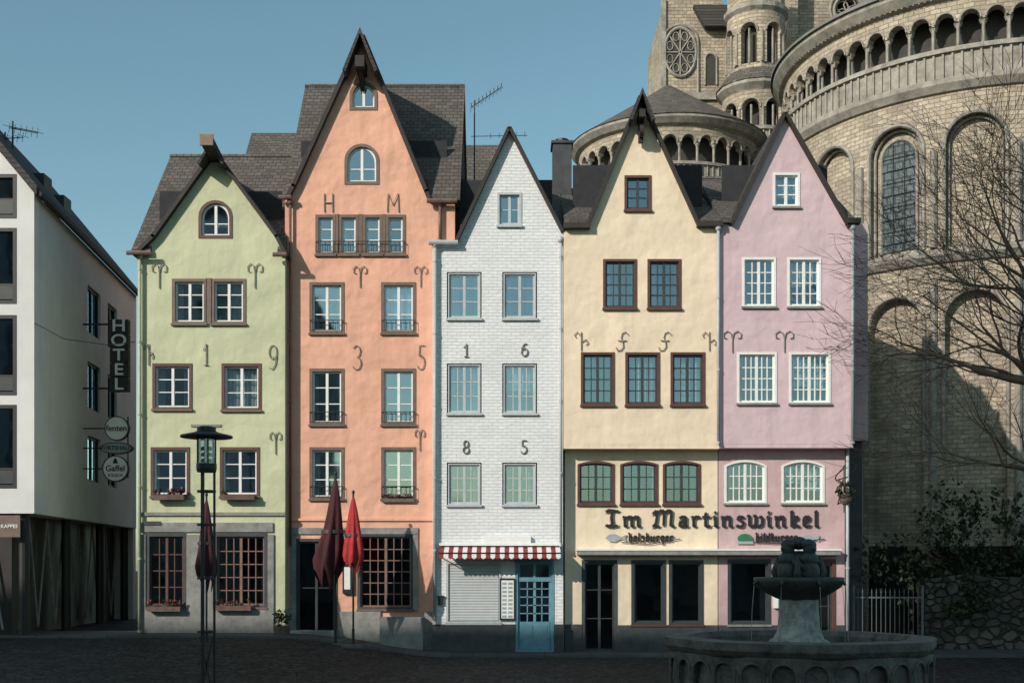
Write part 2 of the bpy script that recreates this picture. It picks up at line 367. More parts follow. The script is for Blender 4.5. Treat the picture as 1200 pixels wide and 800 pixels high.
def leafmass(part,c,r,n,s=.06,flat=.8):
    for _ in range(n):
        while True:
            d=Vector((random.uniform(-1,1),random.uniform(-1,1),random.uniform(-1,1)))
            if .1<d.length<1: break
        if noise.noise(Vector((c[0]+d.x*r[0],c[1]+d.y*r[1],c[2]+d.z*r[2]))*2.2)<-.12: continue
        p=Vector((c[0]+d.x*r[0],c[1]+d.y*r[1],c[2]+d.z*r[2])); q=Matrix.Rotation(random.random()*6.28,3,'Z')@Matrix.Rotation(random.uniform(0,1.5),3,'X')
        k=s*random.uniform(.6,1.4); vs=[p+q@Vector(v)*k for v in ((-.5,0,0),(0,-.6,.1),(.5,0,0),(0,.8,.1))]
        part.add(vs,[(0,1,2,3)])

# ============================================================ GREEN HOUSE
g='green_house'; y=-.30; grp(g,g,(PX(248),0,0)); H=[]
W=lambda *a,**k: H.append(win(g,y,*a,**k))
W(234,271,236,278,rise=1,case='trimred',cols=2,rows=3,sill=False,glass='glass2')
W(203,241,328,379,case='casing',cols=2,rows=3); W(249,287,328,379,case='casing',cols=2,rows=3)
W(180,224,427,479,cols=2,rows=3); W(261,305,427,480,cols=2,rows=3)
W(178,221,525,581,cols=2,rows=3); W(259,303,525,581,cols=2,rows=3)
W(173,217,626,711,case='plinth',sash='trimred',cols=4,rows=4,curt=0,glass='glassd'); W(252,312,626,711,case='plinth',sash='sashb',cols=6,rows=5,curt=0,glass='glassd')
facade(g,'green',y,[(163,770),(163,297),(184,277),(252,183),(322,277),(334,297),(334,770)],H)
P(g,'window_casings_mid','casing').bpx(241.5,248.5,326,380,y,y-.02,y+.05)
body(g,'green',y,163,334,PZ(300,y))
roof_gable(g,y,[(160,301),(182,279),(252,181),(324,279),(335,300)])
roof_main(g,PX(160,y)-.1,PX(334,y),y,PZ(299,y),3.2,14.15,PX(178,y),PX(326,y))
for (a,b,c_,d) in ((165,320,612,623),(165,171,626,770),(219,250,626,770),(314,321,626,770),(171,219,713,770),(250,314,713,770)):
    P(g,'stone_surround','greystone').bpx(a,b,c_,d,y,y-.05,y+.02)
P(g,'string_course','greystone').bpx(162,334,600,604,y,y-.05,y+.01)
P(g,'string_course','greystone').bpx(224,259,497,500,y,y-.03,y+.01)
for px in (187,299): anchor(g,y,'T',px-9,px+9,309,338)
anchor(g,y,'Y',169,180,403,428); anchor(g,y,'1',237,247,403,428); anchor(g,y,'9',313,327,404,433); anchor(g,y,'T',316,330,506,532)
x=PX(253,y); zz=PZ(190,y)
P(g,'hoist_beam','verge').prismx([(y-.95,zz+.12),(y+.3,zz-.05),(y+.3,zz+.18),(y-.95,zz+.36)],x-.14,x+.14)
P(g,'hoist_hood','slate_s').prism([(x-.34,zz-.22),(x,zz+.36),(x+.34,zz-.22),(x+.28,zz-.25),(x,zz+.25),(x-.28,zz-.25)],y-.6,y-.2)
P(g,'beam_end','soffit').box(x-.17,x+.17,y-1.0,y-.94,zz+.1,zz+.38)
pipe(g,165,300,740,y,'pipegreen'); P(g,'gutter','copper').tube([(PX(152,y),y-.25,PZ(299,y)),(PX(180,y),y-.25,PZ(299,y))],.06,8)
P(g,'gutter','copper').tube([(PX(322,y),y-.25,PZ(301,y)),(PX(338,y),y-.25,PZ(301,y))],.06,8)
k=0
for (a,b_,py) in ((183,218,580),(262,300,580),(176,214,710),(254,296,709)):
    gg='flower_box%d'%k; k+=1; xa,xb=PX(a,y),PX(b_,y); z=PZ(py,y); grp(gg,'flower_box',(xa,y-.2,z-.02))
    P(gg,'trough','copper').prismx([(y-.26,z),(y-.24,z-.13),(y-.1,z-.13),(y-.08,z)],xa,xb)
    for i in range(7):
        xc=xa+(xb-xa)*(i+.5)/7
        leafmass(P(gg,'leaves','leaf'),(xc,y-.17,z+.07),(.09,.09,.1),40,.05); leafmass(P(gg,'blossoms','flower'),(xc,y-.2,z+.1),(.09,.08,.09),22,.035)

# ============================================================ SALMON HOUSE
g='salmon_house'; y=.05; grp(g,g,(PX(430),0,0)); H=[]
W(411,441,97,128,rise=1,case='casing',cols=2,rows=2,sill=False,curt=0,glass='glass2'); W(405,443,170,215,rise=1,case='casing',cols=2,rows=3,sill=False,glass='glass2')
for a,b in ((371,392),(398,419),(426,447),(453,474)): W(a,b,253,298,case='casing',cols=1,rows=3,curt=.5)
for a,b in ((364,402),(448,486)):
    for c_,d in ((332,390),(433,497),(525,584)): W(a,b,c_,d,case='casing',cols=2,rows=3,glass='glass2')
W(347,394,632,745,case='plinth',sash='sashd',cols=2,rows=2,curt=0,sill=False,glass='glassd'); W(420,484,626,713,case='plinth',sash='sashb',cols=6,rows=6,curt=0,glass='glassd')
facade(g,'orange',y,[(334,775),(334,232),(346,222),(425,48),(500,232),(533,238),(533,775)],H)
cs=P(g,'window_casings_mid','casing')
for a,b in ((393,397.5),(420,425),(448,452)): cs.bpx(a,b,251,299,y,y-.02,y+.05)
body(g,'orange',y,334,533,PZ(238,y))
roof_gable(g,y,[(339,233),(346,220),(425,46),(499,226),(503,236)])
roof_main(g,PX(334,y),-1.38,y,PZ(236,y),3.2,16.2,PX(342,y),PX(501,y))
x=PX(425,y); zz=PZ(48,y)
hd=P(g,'hoist_hood','slate_s')
sl=(zz-PZ(222,y))/(x-PX(346,y))
hd.prism([(x-.46,zz-.46*sl),(x,zz+.1),(x+.46,zz-.46*sl),(x+.38,zz-.46*sl-.05),(x,zz-.06),(x-.38,zz-.46*sl-.05)],y-.6,y-.19)
P(g,'hoist_beam','verge').box(x-.12,x+.12,y-.65,y+.2,zz-.95,zz-.66)
P(g,'beam_bracket','verge').prismx([(y-.02,zz-1.35),(y-.02,zz-.95),(y-.5,zz-.95)],x-.06,x+.06)
anchor(g,y,'H',379,391,227,249); anchor(g,y,'M',453,468,227,249)
for px in (422,493): anchor(g,y,'T',px-8,px+8,312,337)
anchor(g,y,'3',412,426,405,433); anchor(g,y,'5',488,500,405,433); anchor(g,y,'T',486,498,503,528)
rl=P(g,'window_railings','black')
for a,b,py in ((364,402,390),(448,486,390),(364,402,497),(448,486,497),(364,402,584),(448,486,584),(371,474,298)):
    xa,xb=PX(a,y),PX(b,y); z=PZ(py,y)
    rl.tube([(xa,y-.1,z+.32),(xb,y-.1,z+.32)],.012,5); rl.tube([(xa,y-.1,z+.05),(xb,y-.1,z+.05)],.01,5)
    n=max(6,int((xb-xa)/.12))
    for i in range(n+1): rl.tube([(xa+(xb-xa)*i/n,y-.1,z+.05),(xa+(xb-xa)*i/n,y-.1,z+.32)],.007,4)
    for xx in (xa,xb): rl.tube([(xx,y-.1,z+.32),(xx,y+.02,z+.32)],.012,4)
pipe(g,516,240,284,y,'copper'); pipe(g,341,238,640,y,'orange',.035)
P(g,'gutter','copper').tube([(PX(501,y),y-.2,PZ(238,y)),(PX(536,y),y-.2,PZ(238,y))],.065,8)
P(g,'gutter','copper').tube([(PX(328,y),y-.2,PZ(234,y)),(PX(343,y),y-.2,PZ(234,y))],.065,8)
P(g,'string_course','orange').bpx(334,508,607,610,y,y-.05,y+.01)
pb=P(g,'plinth_block','greystone')
pb.bpx(447,497,722,775,y,y-.45,y+.02); pb.bpx(334,340,712,775,y,y-.06,y+.02)
pb.bpx(397,446,716,775,y,y-.06,y+.02); pb.bpx(340,347,626,765,y,y-.04,y+.02); pb.bpx(497,508,716,775,y,y-.06,y+.02)
pb.bpx(397,419,626,640,y,y-.04,y+.02);pb.bpx(484,490,626,716,y,y-.04,y+.02)
P(g,'door_lintel','greystone').bpx(340,490,618,625.5,y,y-.045,y+.02)
st=P(g,'entrance_steps','greystone'); st.bpx(343,396,738,770,y,y-.4,y-.003); st.bpx(341,398,746,770,y,y-.75,y-.403)
gg='flower_box4'; grp(gg,'flower_box',(PX(465,y),y-.15,PZ(584,y)))
for i in range(6): leafmass(P(gg,'blossoms','flower'),(PX(450+i*6,y),y-.05,PZ(581,y)),(.07,.06,.07),25,.035); leafmass(P(gg,'leaves','leaf'),(PX(450+i*6,y),y-.05,PZ(582,y)),(.08,.07,.07),30,.045)
P(gg,'trough','copper').box(PX(448,y),PX(486,y),y-.09,y+.0,PZ(586,y)-.05,PZ(583,y)-.02)
g='menu_case'; grp(g,g,(PX(408),0,PZ(680))); P(g,'case','black').bpx(402,413,660,695,.05,-.06,.04); P(g,'paper','whitep').bpx(404,411,664,690,.05,-.065,-.061)

# ============================================================ WHITE HOUSE
g='white_house'; y=-.28; grp(g,g,(PX(585),0,0)); H=[]
W(584,610,227,264,case='sashg',sash='sashg',cols=2,rows=2,curt=.4,cw=.03,glass='glass2')
for a,b in ((525,563),(590,628)):
    for c_,d in ((320,373),(427,484),(543,591)): W(a,b,c_,d,case='sashg',sash='sashg',cols=4 if c_>400 else 2,rows=3,curt=.9,glass='glass2',cw=.03,proud=.0)
W(524,586,659,729,case='shutter',sash='shutter',cols=1,rows=1,curt=0,cw=.03)
W(605,648,656,764,case='doorblue',sash='doorblue',cols=2,rows=1,curt=0,sill=False,cw=.04,sw=.07)
facade(g,'white',y,[(507,775),(507,286),(537,284),(597,155),(656,270),(660,272),(660,775)],H)
body(g,'white',y,507,660,PZ(286,y))
roof_gable(g,y,[(536,284),(597,153),(658,272)],t=.07)
roof_main(g,-1.38,PX(661,y),y,PZ(280,y),3.2,13.3,-1.37,PX(661,y))
sh=P(g,'roller_shutter','shutter'); z=PZ(727,y)
while z<PZ(661,y): sh.prismx([(y+.03,z),(y+.02,z+.02),(y+.02,z+.05),(y+.03,z+.07),(y+.06,z+.07),(y+.06,z)],PX(526,y),PX(584,y)); z+=.072
dp=P(g,'entrance_door','doorblue')
dp.bpx(609,644,728,760,y,y+.03,y+.06)
for i in range(1,5): dp.bpx(609,644,680+(728-680)*i/5.-.6,680+(728-680)*i/5.+.6,y,y+.045,y+.09)
for px in (618,635): dp.bpx(px-.6,px+.6,680,728,y,y+.045,y+.09)
dp.bpx(607,646,676,681,y,y+.02,y+.09)
dp.bpx(612,624,732,755,y,y+.015,y+.029); dp.bpx(629,641,732,755,y,y+.015,y+.029)
pl=P(g,'plinth','plinth'); pl.bpx(507,604,731,775,y,y-.04,y+.01); pl.bpx(649,661,731,775,y,y-.04,y+.01)
anchor(g,y,'1',542,551,403,418,.018); anchor(g,y,'6',609,620,402,417,.018); anchor(g,y,'8',541,551,516,531,.018); anchor(g,y,'5',609,619,516,531,.018)
pipe(g,510,288,730,y,'pipe',.05); pipe(g,657,282,640,y,'pipe',.035)
P(g,'gutter','pipe').tube([(PX(503,y),y-.15,PZ(286,y)),(PX(537,y),y-.15,PZ(286,y))],.07,8)
P(g,'sign_box','whitep').bpx(567,622,628,636,y,y-.12,y-.002); P(g,'sign_box','whitep').bpx(515,657,636,639,y,y-.14,y-.0)
g='striped_awning'; grp(g,g,(PX(585),y-.4,PZ(640)))
n=26
for i in range(n):
    xa=PX(516+140*i/n,y); xb=PX(516+140*(i+1)/n,y); p=P(g,'canvas_red' if i%2==0 else 'canvas_white','red' if i%2==0 else 'whitep')
    za,zb=PZ(640,y),PZ(648,y)
    p.add([(xa,y-.02,za),(xb,y-.02,za),(xb,y-.6,zb),(xa,y-.6,zb)],[(0,1,2,3)])
    xm=(xa+xb)/2; p.add([(xa,y-.6,zb),(xb,y-.6,zb),(xb,y-.605,zb-.12),(xm,y-.605,zb-.16),(xa,y-.605,zb-.12)],[(0,1,2,3,4)])
P(g,'bracket','black').tube([(PX(516,y),y-.6,PZ(648,y)),(PX(656,y),y-.6,PZ(648,y))],.02,6)
for px in (516,656): P(g,'arms','black').tube([(PX(px,y),y-.6,PZ(648,y)),(PX(px,y),y,PZ(652,y))],.015,5)
g='menu_board'; grp(g,g,(PX(594),y-.05,PZ(700)))
P(g,'board','whitep').bpx(586,603,678,725,y,y-.05,y-.01); P(g,'frame','black').ring(shape(PX(585.5,y),PX(603.5,y),PZ(726,y),PZ(677,y)),shape(PX(587,y),PX(602,y),PZ(724,y),PZ(679,y)),y-.065,y-.051)
for j in range(9):
    for i in range(2): P(g,'print','signgrey').bpx(588.5+i*7,593.5+i*7,682+j*4.8,684.6+j*4.8,y,y-.056,y-.0505)
g='wall_lantern'; grp(g,g,(PX(516.5),y,PZ(703))); P(g,'box','black').bpx(513.5,519.5,699,708,y,y-.08,y); P(g,'cap','black').bpx(512.5,520.5,697.5,699,y,y-.1,y)

# ============================================================ CREAM HOUSE
g='cream_house'; y=-.42; grp(g,g,(PX(750),0,0)); H=[]
C=dict(case='trimred',sash='sashd',cw=.035,curt=.7)
W(733,762,207,246,cols=2,rows=3,**C)
for a,b in ((708,745),(760,797)): W(a,b,305,361,cols=4,rows=4,**C)
for a,b in ((682,719),(734,772),(787,825)): W(a,b,414,474,cols=4,rows=4,**C)
facade(g,'cream',y,[(660.5,521),(660.5,267),(690,264),(750,119),(814,258),(817,263),(843,264),(843,521)],H)
roof_gable(g,y,[(689,266),(750,117),(817,264)],t=.075)
roof_main(g,PX(661,y)+.004,PX(843,y),y,PZ(264,y),3.2,13.15,PX(690,y),PX(816,y))
ev=P(g,'eave_boards','verge'); ev.bpx(660,691,263,269,y,y-.2,y-.002); ev.bpx(816,846,261,267,y,y-.2,y-.002)
P(g,'jetty_soffit','cream').box(PX(660.5,y),PX(843,y),y+.004,0.2,PZ(521,y)-.1,PZ(521,y)+.0)
yl=-.02; H2=[]
for a,b in ((678,719),(728,770),(778,820)): H2.append(win(g,yl,a,b,541,590,rise=.16,cols=4,rows=3,**C))
H2.append(win(g,yl,683,722,657,764,case='plinth',sash='sashd',cols=2,rows=3,curt=0,cw=.05,sill=False,glass='glassd'))
for a,b in ((741,779),(785,823)): H2.append(win(g,yl,a,b,657,731,case='sashd',sash='sashd',cols=1,rows=1,curt=0,cw=.05,glass='glassd'))
facade(g,'cream',yl,[(662,775),(662,520),(841,520),(841,775)],H2,name='ground_floor_wall')
body(g,'cream',yl,662,841,PZ(268))
x=PX(750,y); zz=PZ(119,y)
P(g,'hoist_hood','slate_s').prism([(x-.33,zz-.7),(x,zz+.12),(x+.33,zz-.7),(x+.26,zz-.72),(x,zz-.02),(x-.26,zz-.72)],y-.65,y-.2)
P(g,'hoist_beam','verge').box(x-.08,x+.08,y-.6,y+.1,zz-.62,zz-.42); P(g,'hoist_wheel','verge').tube([(x-.05,y-.35,zz-.9),(x+.05,y-.35,zz-.9)],.16,14); P(g,'hoist_post','verge').box(x-.06,x+.06,y-.25,y-.1,zz-1.15,zz-.4)
for px,ch in ((681,'Y'),(729,'S'),(779,'S'),(831,'Y')): anchor(g,y,ch,px-8,px+8,389,411)
P(g,'plinth','plinth').bpx(662,682,731,775,yl,yl-.04,yl+.01); P(g,'plinth','plinth').bpx(723,841,732,775,yl,yl-.04,yl+.01)
pipe(g,841,268,520,y,'pipe',.04)

# ============================================================ PINK HOUSE
g='pink_house'; y=-.42; grp(g,g,(PX(920),0,0)); H=[]
C=dict(case='sashw',sash='sashw',cw=.03,curt=.6,sw=.045)
W(907,936,204,242,cols=2,rows=3,**C)
for a,b in ((871,908),(924,961)): W(a,b,303,359,cols=4,rows=4,**C)
for a,b in ((865,909),(926,972)): W(a,b,414,472,cols=6,rows=4,**C)
facade(g,'pink',y,[(843.3,520),(843.3,262),(862,252),(919,138),(991,262),(1000,263),(1000,520)],H)
roof_gable(g,y,[(857,263),(919,136),(993,266)],t=.075)
roof_main(g,PX(843,y)+.004,PX(1000,y),y,PZ(262,y),3.2,13.5,PX(860,y),PX(992,y))
P(g,'jetty_soffit','pink').box(PX(843.5,y),PX(1000,y),y+.004,.2,PZ(520,y)-.1,PZ(520,y))
H2=[]
for a,b in ((850,897),(917,965)): H2.append(win(g,yl,a,b,540,589,rise=.25,cols=6,rows=3,**C))
H2.append(win(g,yl,854,902,656,731,case='sashd',sash='sashd',cols=1,rows=1,curt=0,cw=.05,glass='glassd')); H2.append(win(g,yl,925,978,656,764,case='trimred',sash='sashd',cols=2,rows=2,curt=0,cw=.06,sill=False,glass='glassd'))
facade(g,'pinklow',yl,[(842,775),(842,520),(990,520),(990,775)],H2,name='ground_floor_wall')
body(g,'pink',yl,842,992,PZ(268))
for px in (858,919): anchor(g,y,'T',px-11,px+11,388,413)
P(g,'plinth','plinth').bpx(842,924,732,775,yl,yl-.04,yl+.01); P(g,'plinth','plinth').bpx(979,990,732,775,yl,yl-.04,yl+.01)
pipe(g,998,268,520,y,'pipe',.045); pipe(g,992,520,750,yl,'pipe',.045)
P(g,'rear_wing','pink').box(PX(1000,1.5)-.2,PX(1017,1.5),1.5,6,PZ(516,1.5),PZ(262,1.5)); P(g,'rear_wing_shade','plinth').box(PX(1000,1.5)-.6,PX(1014,1.5),1.8,6,0,PZ(516,1.5))  # dark box below the wing stands in for its shaded lower part
P(g,'eave_boards','verge').bpx(990,1006,258,264,y,y-.24,y-.002)
P(g,'vent_box','whitep').bpx(906,914,690,712,yl,yl-.1,yl-.002)
g='shop_canopy'; grp(g,g,(PX(828),-.3,PZ(648))); P(g,'canopy','greystone').bpx(676,981,645,650,yl,yl-.35,yl-.003); P(g,'canopy_fascia','whitep').bpx(675,982,643,645,yl,yl-.37,yl-.003)
minim=[(0,.86),(.15,.96),(.15,.12),(.3,0)]
BL={'I':([[(.05,1.4),(.3,1.58),(.9,1.45)],[(.5,1.5),(.42,.9),(.5,.2),(.2,.05)],[(.05,.18),(.3,0),(.85,.12)]],1.1),
'm':([minim,[(.15,.75),(.5,1),(.6,.85),(.6,.12),(.75,0)],[(.6,.75),(.95,1),(1.05,.85),(1.05,.12),(1.2,0)]],1.4),
'M':([[(0,1.2),(.25,1.52),(.3,1.2),(.22,.3),(0,0)],[(.3,1.25),(.6,1.58),(.78,1.4),(.75,.15)],[(.75,1.25),(1.1,1.58),(1.28,1.4),(1.22,.2),(1.45,0)],[(.22,.1),(.45,.0)]],1.65),
'a':([[(.08,.82),(.35,1),(.5,.85),(.5,.12),(.65,0)],[(.5,.6),(.1,.42),(.1,.15),(.28,0),(.5,.2)]],.8),
'r':([minim,[(.15,.75),(.38,1),(.55,.84)]],.66),'t':([[(.2,1.3),(.2,.15),(.35,0),(.52,.12)],[(0,.93),(.48,.93)]],.62),
'i':([minim,[(.1,1.28),(.2,1.4)]],.44),'n':([minim,[(.15,.75),(.5,1),(.6,.85),(.6,.12),(.75,0)]],.92),
's':([[(.52,.86),(.3,1),(.1,.8),(.5,.42),(.5,.15),(.3,0),(.04,.14)]],.7),
'w':([[(0,1.1),(.12,.95),(.12,.2),(.3,0),(.55,.22)],[(.42,1.1),(.55,.95),(.55,.2),(.75,0),(1,.25),(1,.8),(.82,1)]],1.2),
'k':([[(.1,1.5),(.15,1.4),(.15,.12),(.3,0)],[(.15,.6),(.45,1),(.58,.8),(.2,.55),(.5,.1),(.68,0)]],.78),
'e':([[(.12,.45),(.5,.7),(.45,.9),(.3,1),(.1,.8),(.1,.2),(.3,0),(.56,.14)]],.68),'l':([[(.1,1.5),(.15,1.4),(.15,.12),(.3,0)]],.42),' ':([],.45),
'H':([[(0,1.4),(.2,1.5),(.15,.1),(.3,0)],[(.15,.7),(.5,.95),(.62,.8),(.6,.1),(.4,-.2)]],.8),'o':([[(.1,.85),(.1,.15),(.3,0),(.52,.18),(.52,.85),(.3,1),(.1,.85)]],.68),
'b':([[(.1,1.5),(.15,1.4),(.15,.15),(.35,0),(.55,.18),(.55,.8),(.35,.98),(.15,.75)]],.7),'u':([minim,[(.6,1),(.6,.12),(.75,0)],[(.3,0),(.6,.2)]],.9),'g':([[(.5,.9),(.25,1),(.08,.8),(.08,.25),(.25,.05),(.5,.25)],[(.5,1),(.5,-.3),(.2,-.45)]],.7),
'd':([[(.5,1.5),(.5,.1)],[(.5,.9),(.25,1),(.08,.8),(.08,.15),(.25,0),(.5,.2)]],.7)}
def blackletter(g,name,s,px0,px1,pyb,xh,y,mat='letter',nib=.15,off=.03):
    tot=sum(BL[c][1]+.1 for c in s); sx=(PX(px1,y)-PX(px0,y))/tot; sz=xh*32/F; X=PX(px0,y); Z=PZ(pyb,y); p=P(g,name,mat); cur=0
    nx,nz=nib*sx*.55,nib*sz*.5; e=0
    for ch in s:
        for stt in BL[ch][0]:
            for a,b in zip(stt[:-1],stt[1:]):
                e=(e+1)%5
                ax,az=X+(cur+a[0])*sx,Z+a[1]*sz; bx,bz=X+(cur+b[0])*sx,Z+b[1]*sz
                q=[(ax-nx,az+nz*-1),(ax+nx,az+nz),(bx+nx,bz+nz),(bx-nx,bz-nz)]
                q2=[(ax-nx*.6,az+nz*1.2),(ax+nx*.6,az-nz*1.2),(bx+nx*.6,bz-nz*1.2),(bx-nx*.6,bz+nz*1.2)]
                p.prism(q,y-off-.03-e*.0015,y-off); p.prism(q2,y-off-.032-e*.0017,y-off-.001)
        cur+=BL[ch][1]+.1
g='tavern_lettering'; grp(g,g,(PX(835),yl,PZ(612))); blackletter(g,'letters','Im Martinswinkel',709,962,617,12.5,yl,nib=.17)
g='beer_sign'; grp(g,g,(PX(755),yl,PZ(630)))
def fish(g,px,py,w,mat):
    xs=[(0,0),(.2,.5),(.45,.6),(.75,.15),(1,.5),(.95,0),(1,-.5),(.75,-.15),(.45,-.6),(.2,-.5)]
    P(g,'emblem',mat).prism([(PX(px+u*w,yl),PZ(py-v*8,yl)) for u,v in xs],yl-.05,yl-.02)
fish(g,709,630,25,'signgrey'); blackletter(g,'letters','Holsburger',736,790,634,6.5,yl,nib=.2); P(g,'flourish','letter').tube([(PX(728,yl),yl-.05,PZ(635,yl)),(PX(760,yl),yl-.05,PZ(637.5,yl)),(PX(797,yl),yl-.05,PZ(631,yl))],.012,5)
g='beer_sign2'; grp(g,'beer_sign',(PX(910),yl,PZ(630)))
P(g,'emblem','signgreen').prism([(PX(873+u*9,yl),PZ(631-v*6,yl)) for u,v in arc(0,0,1,1,0,340,14)],yl-.05,yl-.02); P(g,'emblem_tail','signgrey').bpx(863,882,634,637,yl,yl-.06,yl-.051)
blackletter(g,'letters','Hildburger',885,935,634,6.5,yl,nib=.2); P(g,'flourish','letter').tube([(PX(883,yl),yl-.05,PZ(635,yl)),(PX(920,yl),yl-.05,PZ(637,yl)),(PX(966,yl),yl-.05,PZ(631,yl))],.014,5)
xs_=[(0,0),(.2,.5),(.45,.6),(.75,.15),(1,.5),(.95,0),(1,-.5),(.75,-.15),(.45,-.6),(.2,-.5)]
P(g,'fish_emblem','signgrey').prism([(PX(938+u*22,yl),PZ(631-v*8,yl)) for u,v in xs_],yl-.05,yl-.02)

g='hanging_sign'; yy=-.6; grp(g,g,(PX(990),yy,PZ(590)))
p=P(g,'bracket','black'); x=PX(989,yy)
p.tube([(x,0,PZ(560,yy)),(x,-.9,PZ(560,yy))],.02,6); p.tube([(x,0,PZ(590,yy)),(x,-.5,PZ(562,yy))],.015,6)
p.tube([(x,-.6,PZ(545,yy)),(x,-.6,PZ(600,yy))],.015,6)
p.tube([(x-.1+.12*math.cos(t*.5),-.6+.05*math.sin(t),PZ(545,yy)+t*-.05) for t in range(14)],.018,5)
P(g,'basket','casing').ell((x+.03,-.65,PZ(584,yy)),(.17,.17,.18)); leafmass(P(g,'plant','leaf'),(x+.03,-.65,PZ(577,yy)),(.24,.24,.26),180,.08)

# ============================================================ REAR ROOFS, CHIMNEY, ANTENNA
g='rear_house'; grp(g,g,(PX(300,9),9,0)); P(g,'walls','orange').box(PX(281,9),PX(352,9),9,15,0,14.5)
P(g,'roof','slate_f').prismx([(8.8,PZ(215,9)),(11,PZ(156,11)),(15.2,PZ(215,9))],PX(280,9),PX(352,9))
g='rear_house2'; grp(g,'rear_house',(PX(560,9),9,0)); P(g,'walls','greystone').box(PX(535,9),PX(640,9),9,13,0,13)
P(g,'roof','slate_f').prismx([(8.8,PZ(240,9)),(10.5,PZ(170,10.5)),(13.2,PZ(240,9))],PX(530,9),PX(585,9))
P(g,'roof_low','slate_f').prismx([(8.8,PZ(260,9)),(10.5,PZ(224,10.5)),(13.2,PZ(260,9))],PX(585,9),PX(680,9))
g='chimney'; yy=2.5; grp(g,g,(PX(659,yy),yy,12)); P(g,'stack','plinth').box(PX(648,yy),PX(670,yy),yy,yy+.7,11,PZ(168,yy)); P(g,'cap','plinth').box(PX(646,yy),PX(672,yy),yy-.05,yy+.75,PZ(168,yy),PZ(165,yy))
P(g,'flue','black').tube([(PX(659,yy),yy+.3,PZ(165,yy)),(PX(659,yy),yy+.3,PZ(159,yy))],.12,10); P(g,'cowl','black').tube([(PX(659,yy),yy+.3,PZ(163,yy)),(PX(659,yy),yy+.3,PZ(160,yy))],.2,10)
def antenna(g,px,pyb,pyt,yy,bx,n,tilt,el):
    x=PX(px,yy); p=P(g,'mast','black'); p.tube([(x,yy,PZ(pyb,yy)),(x,yy,PZ(pyt,yy))],.022,6)
    a=Vector((x-.1,yy,PZ(pyt+8,yy))); b=a+Vector((bx,0,tilt)); p.tube([a,b],.013,5)
    for i in range(n):
        c=a.lerp(b,i/(n-1)); h=el*(1-.3*i/n); p.tube([c+Vector((0,-h,-h*.15)),c+Vector((0.05,h,h*.3))],.007,4)
        p.tube([c+Vector((-.02,0,-.14)),c+Vector((.02,0,.14))],.007,4)
g='tv_antenna'; grp(g,g,(PX(553,4),4,14)); antenna(g,556,240,118,4,.9,9,.6,.5)
p=P(g,'mast','black'); p.tube([(PX(552,4),4,PZ(160,4)),(PX(618,4),4.2,PZ(156,4))],.01,4)
for i in range(5): p.tube([(PX(575+i*10,4),4.1,PZ(161-i*.5,4)),(PX(575+i*10,4),4.1,PZ(155-i*.5,4))],.007,4)
g='tv_antenna2'; grp(g,'tv_antenna',(PX(12,2),2,14)); antenna(g,15,200,142,2,.8,6,-.15,.4); antenna(g,6,185,155,2,.6,5,.05,.4)

# ============================================================ HOTEL
g='hotel_building'; grp(g,g,(-13,-1.5,0))
k_=-.088; HX=lambda yy:-12.23+k_*yy
yn,yf=-1.6,9.9
def hs(u,v,w): return (HX(u)-w,u,v)
zs,ze=3.8,11.75
holes=[]; rows_=[(9.25,10.65),(7.0,8.4),(4.85,6.2)]
for a,b in ((3.5,5.0),(5.9,7.1)):
    for z0,z1 in rows_:
        holes.append([(a,z0),(b,z0),(b,z1),(a,z1)])
        fr=P(g,'side_window_frames','black')
        for (ua,ub,va,vb) in ((a,a+.07,z0,z1),(b-.07,b,z0,z1),(a+.07,b-.07,z0,z0+.07),(a+.07,b-.07,z1-.07,z1),((a+b)/2-.04,(a+b)/2+.04,z0+.07,z1-.07)):
            pts=[hs(ua,va,.08),hs(ub,va,.08),hs(ub,vb,.08),hs(ua,vb,.08),hs(ua,va,.16),hs(ub,va,.16),hs(ub,vb,.16),hs(ua,vb,.16)]
            fr.add(pts,[(0,3,2,1),(4,5,6,7),(0,1,5,4),(1,2,6,5),(2,3,7,6),(3,0,4,7)])
        P(g,'window_glass','glassd').add([hs(a,z0,.12),hs(b,z0,.12),hs(b,z1,.12),hs(a,z1,.12)],[(0,1,2,3)])
curvefill(P(g,'side_wall','hotel'),[(yn,zs),(yf,zs),(yf,ze),(yn,ze)],holes,.3,hs)
xc=HX(yn); fy=yn-.002; zr=ze+3*1.2
x17=PX(18.5,fy); wf=[]
for z0,z1 in ((PZ(355,fy),PZ(268,fy)),(PZ(462,fy),PZ(370,fy)),(PZ(571,fy),PZ(475,fy)),(PZ(255,fy),PZ(205,fy))):
    for xa,xb in ((x17-1.9,x17),(x17-4.8,x17-2.6)):
        wf.append([(xa,z0),(xb,z0),(xb,z1),(xa,z1)])
        fr=P(g,'front_window_frames','black'); fr.ring(shape(xa-.02,xb+.02,z0-.02,z1+.02),shape(xa+.07,xb-.07,z0+.07,z1-.07),fy-.01,fy+.12)
        fr.box((xa+xb)/2-.03,(xa+xb)/2+.03,fy+.03,fy+.1,z0+.07,z1-.07); fr.box(xa+.07,xb-.07,fy+.04,fy+.09,z0+.45,z0+.5)
        P(g,'front_window_glass','glass').add([(xa,fy+.08,z0),(xb,fy+.08,z0),(xb,fy+.08,z1),(xa,fy+.08,z1)],[(0,1,2,3)])
        P(g,'balustrade_panel','sashd').box(xa+.08,xb-.08,fy+.01,fy+.03,z0+.1,z0+.44)
curvefill(P(g,'front_wall','hotel'),[(xc-6,zs),(xc,zs),(xc,ze),(xc-3,zr),(xc-6,ze)],wf,.3,lambda u,v,w:(u,fy+w,v))
P(g,'interior','dark').box(xc-5.8,xc-1.6,yn+1.2,yf,zs,ze); 
rf=P(g,'roof','slate_s')
a=.12
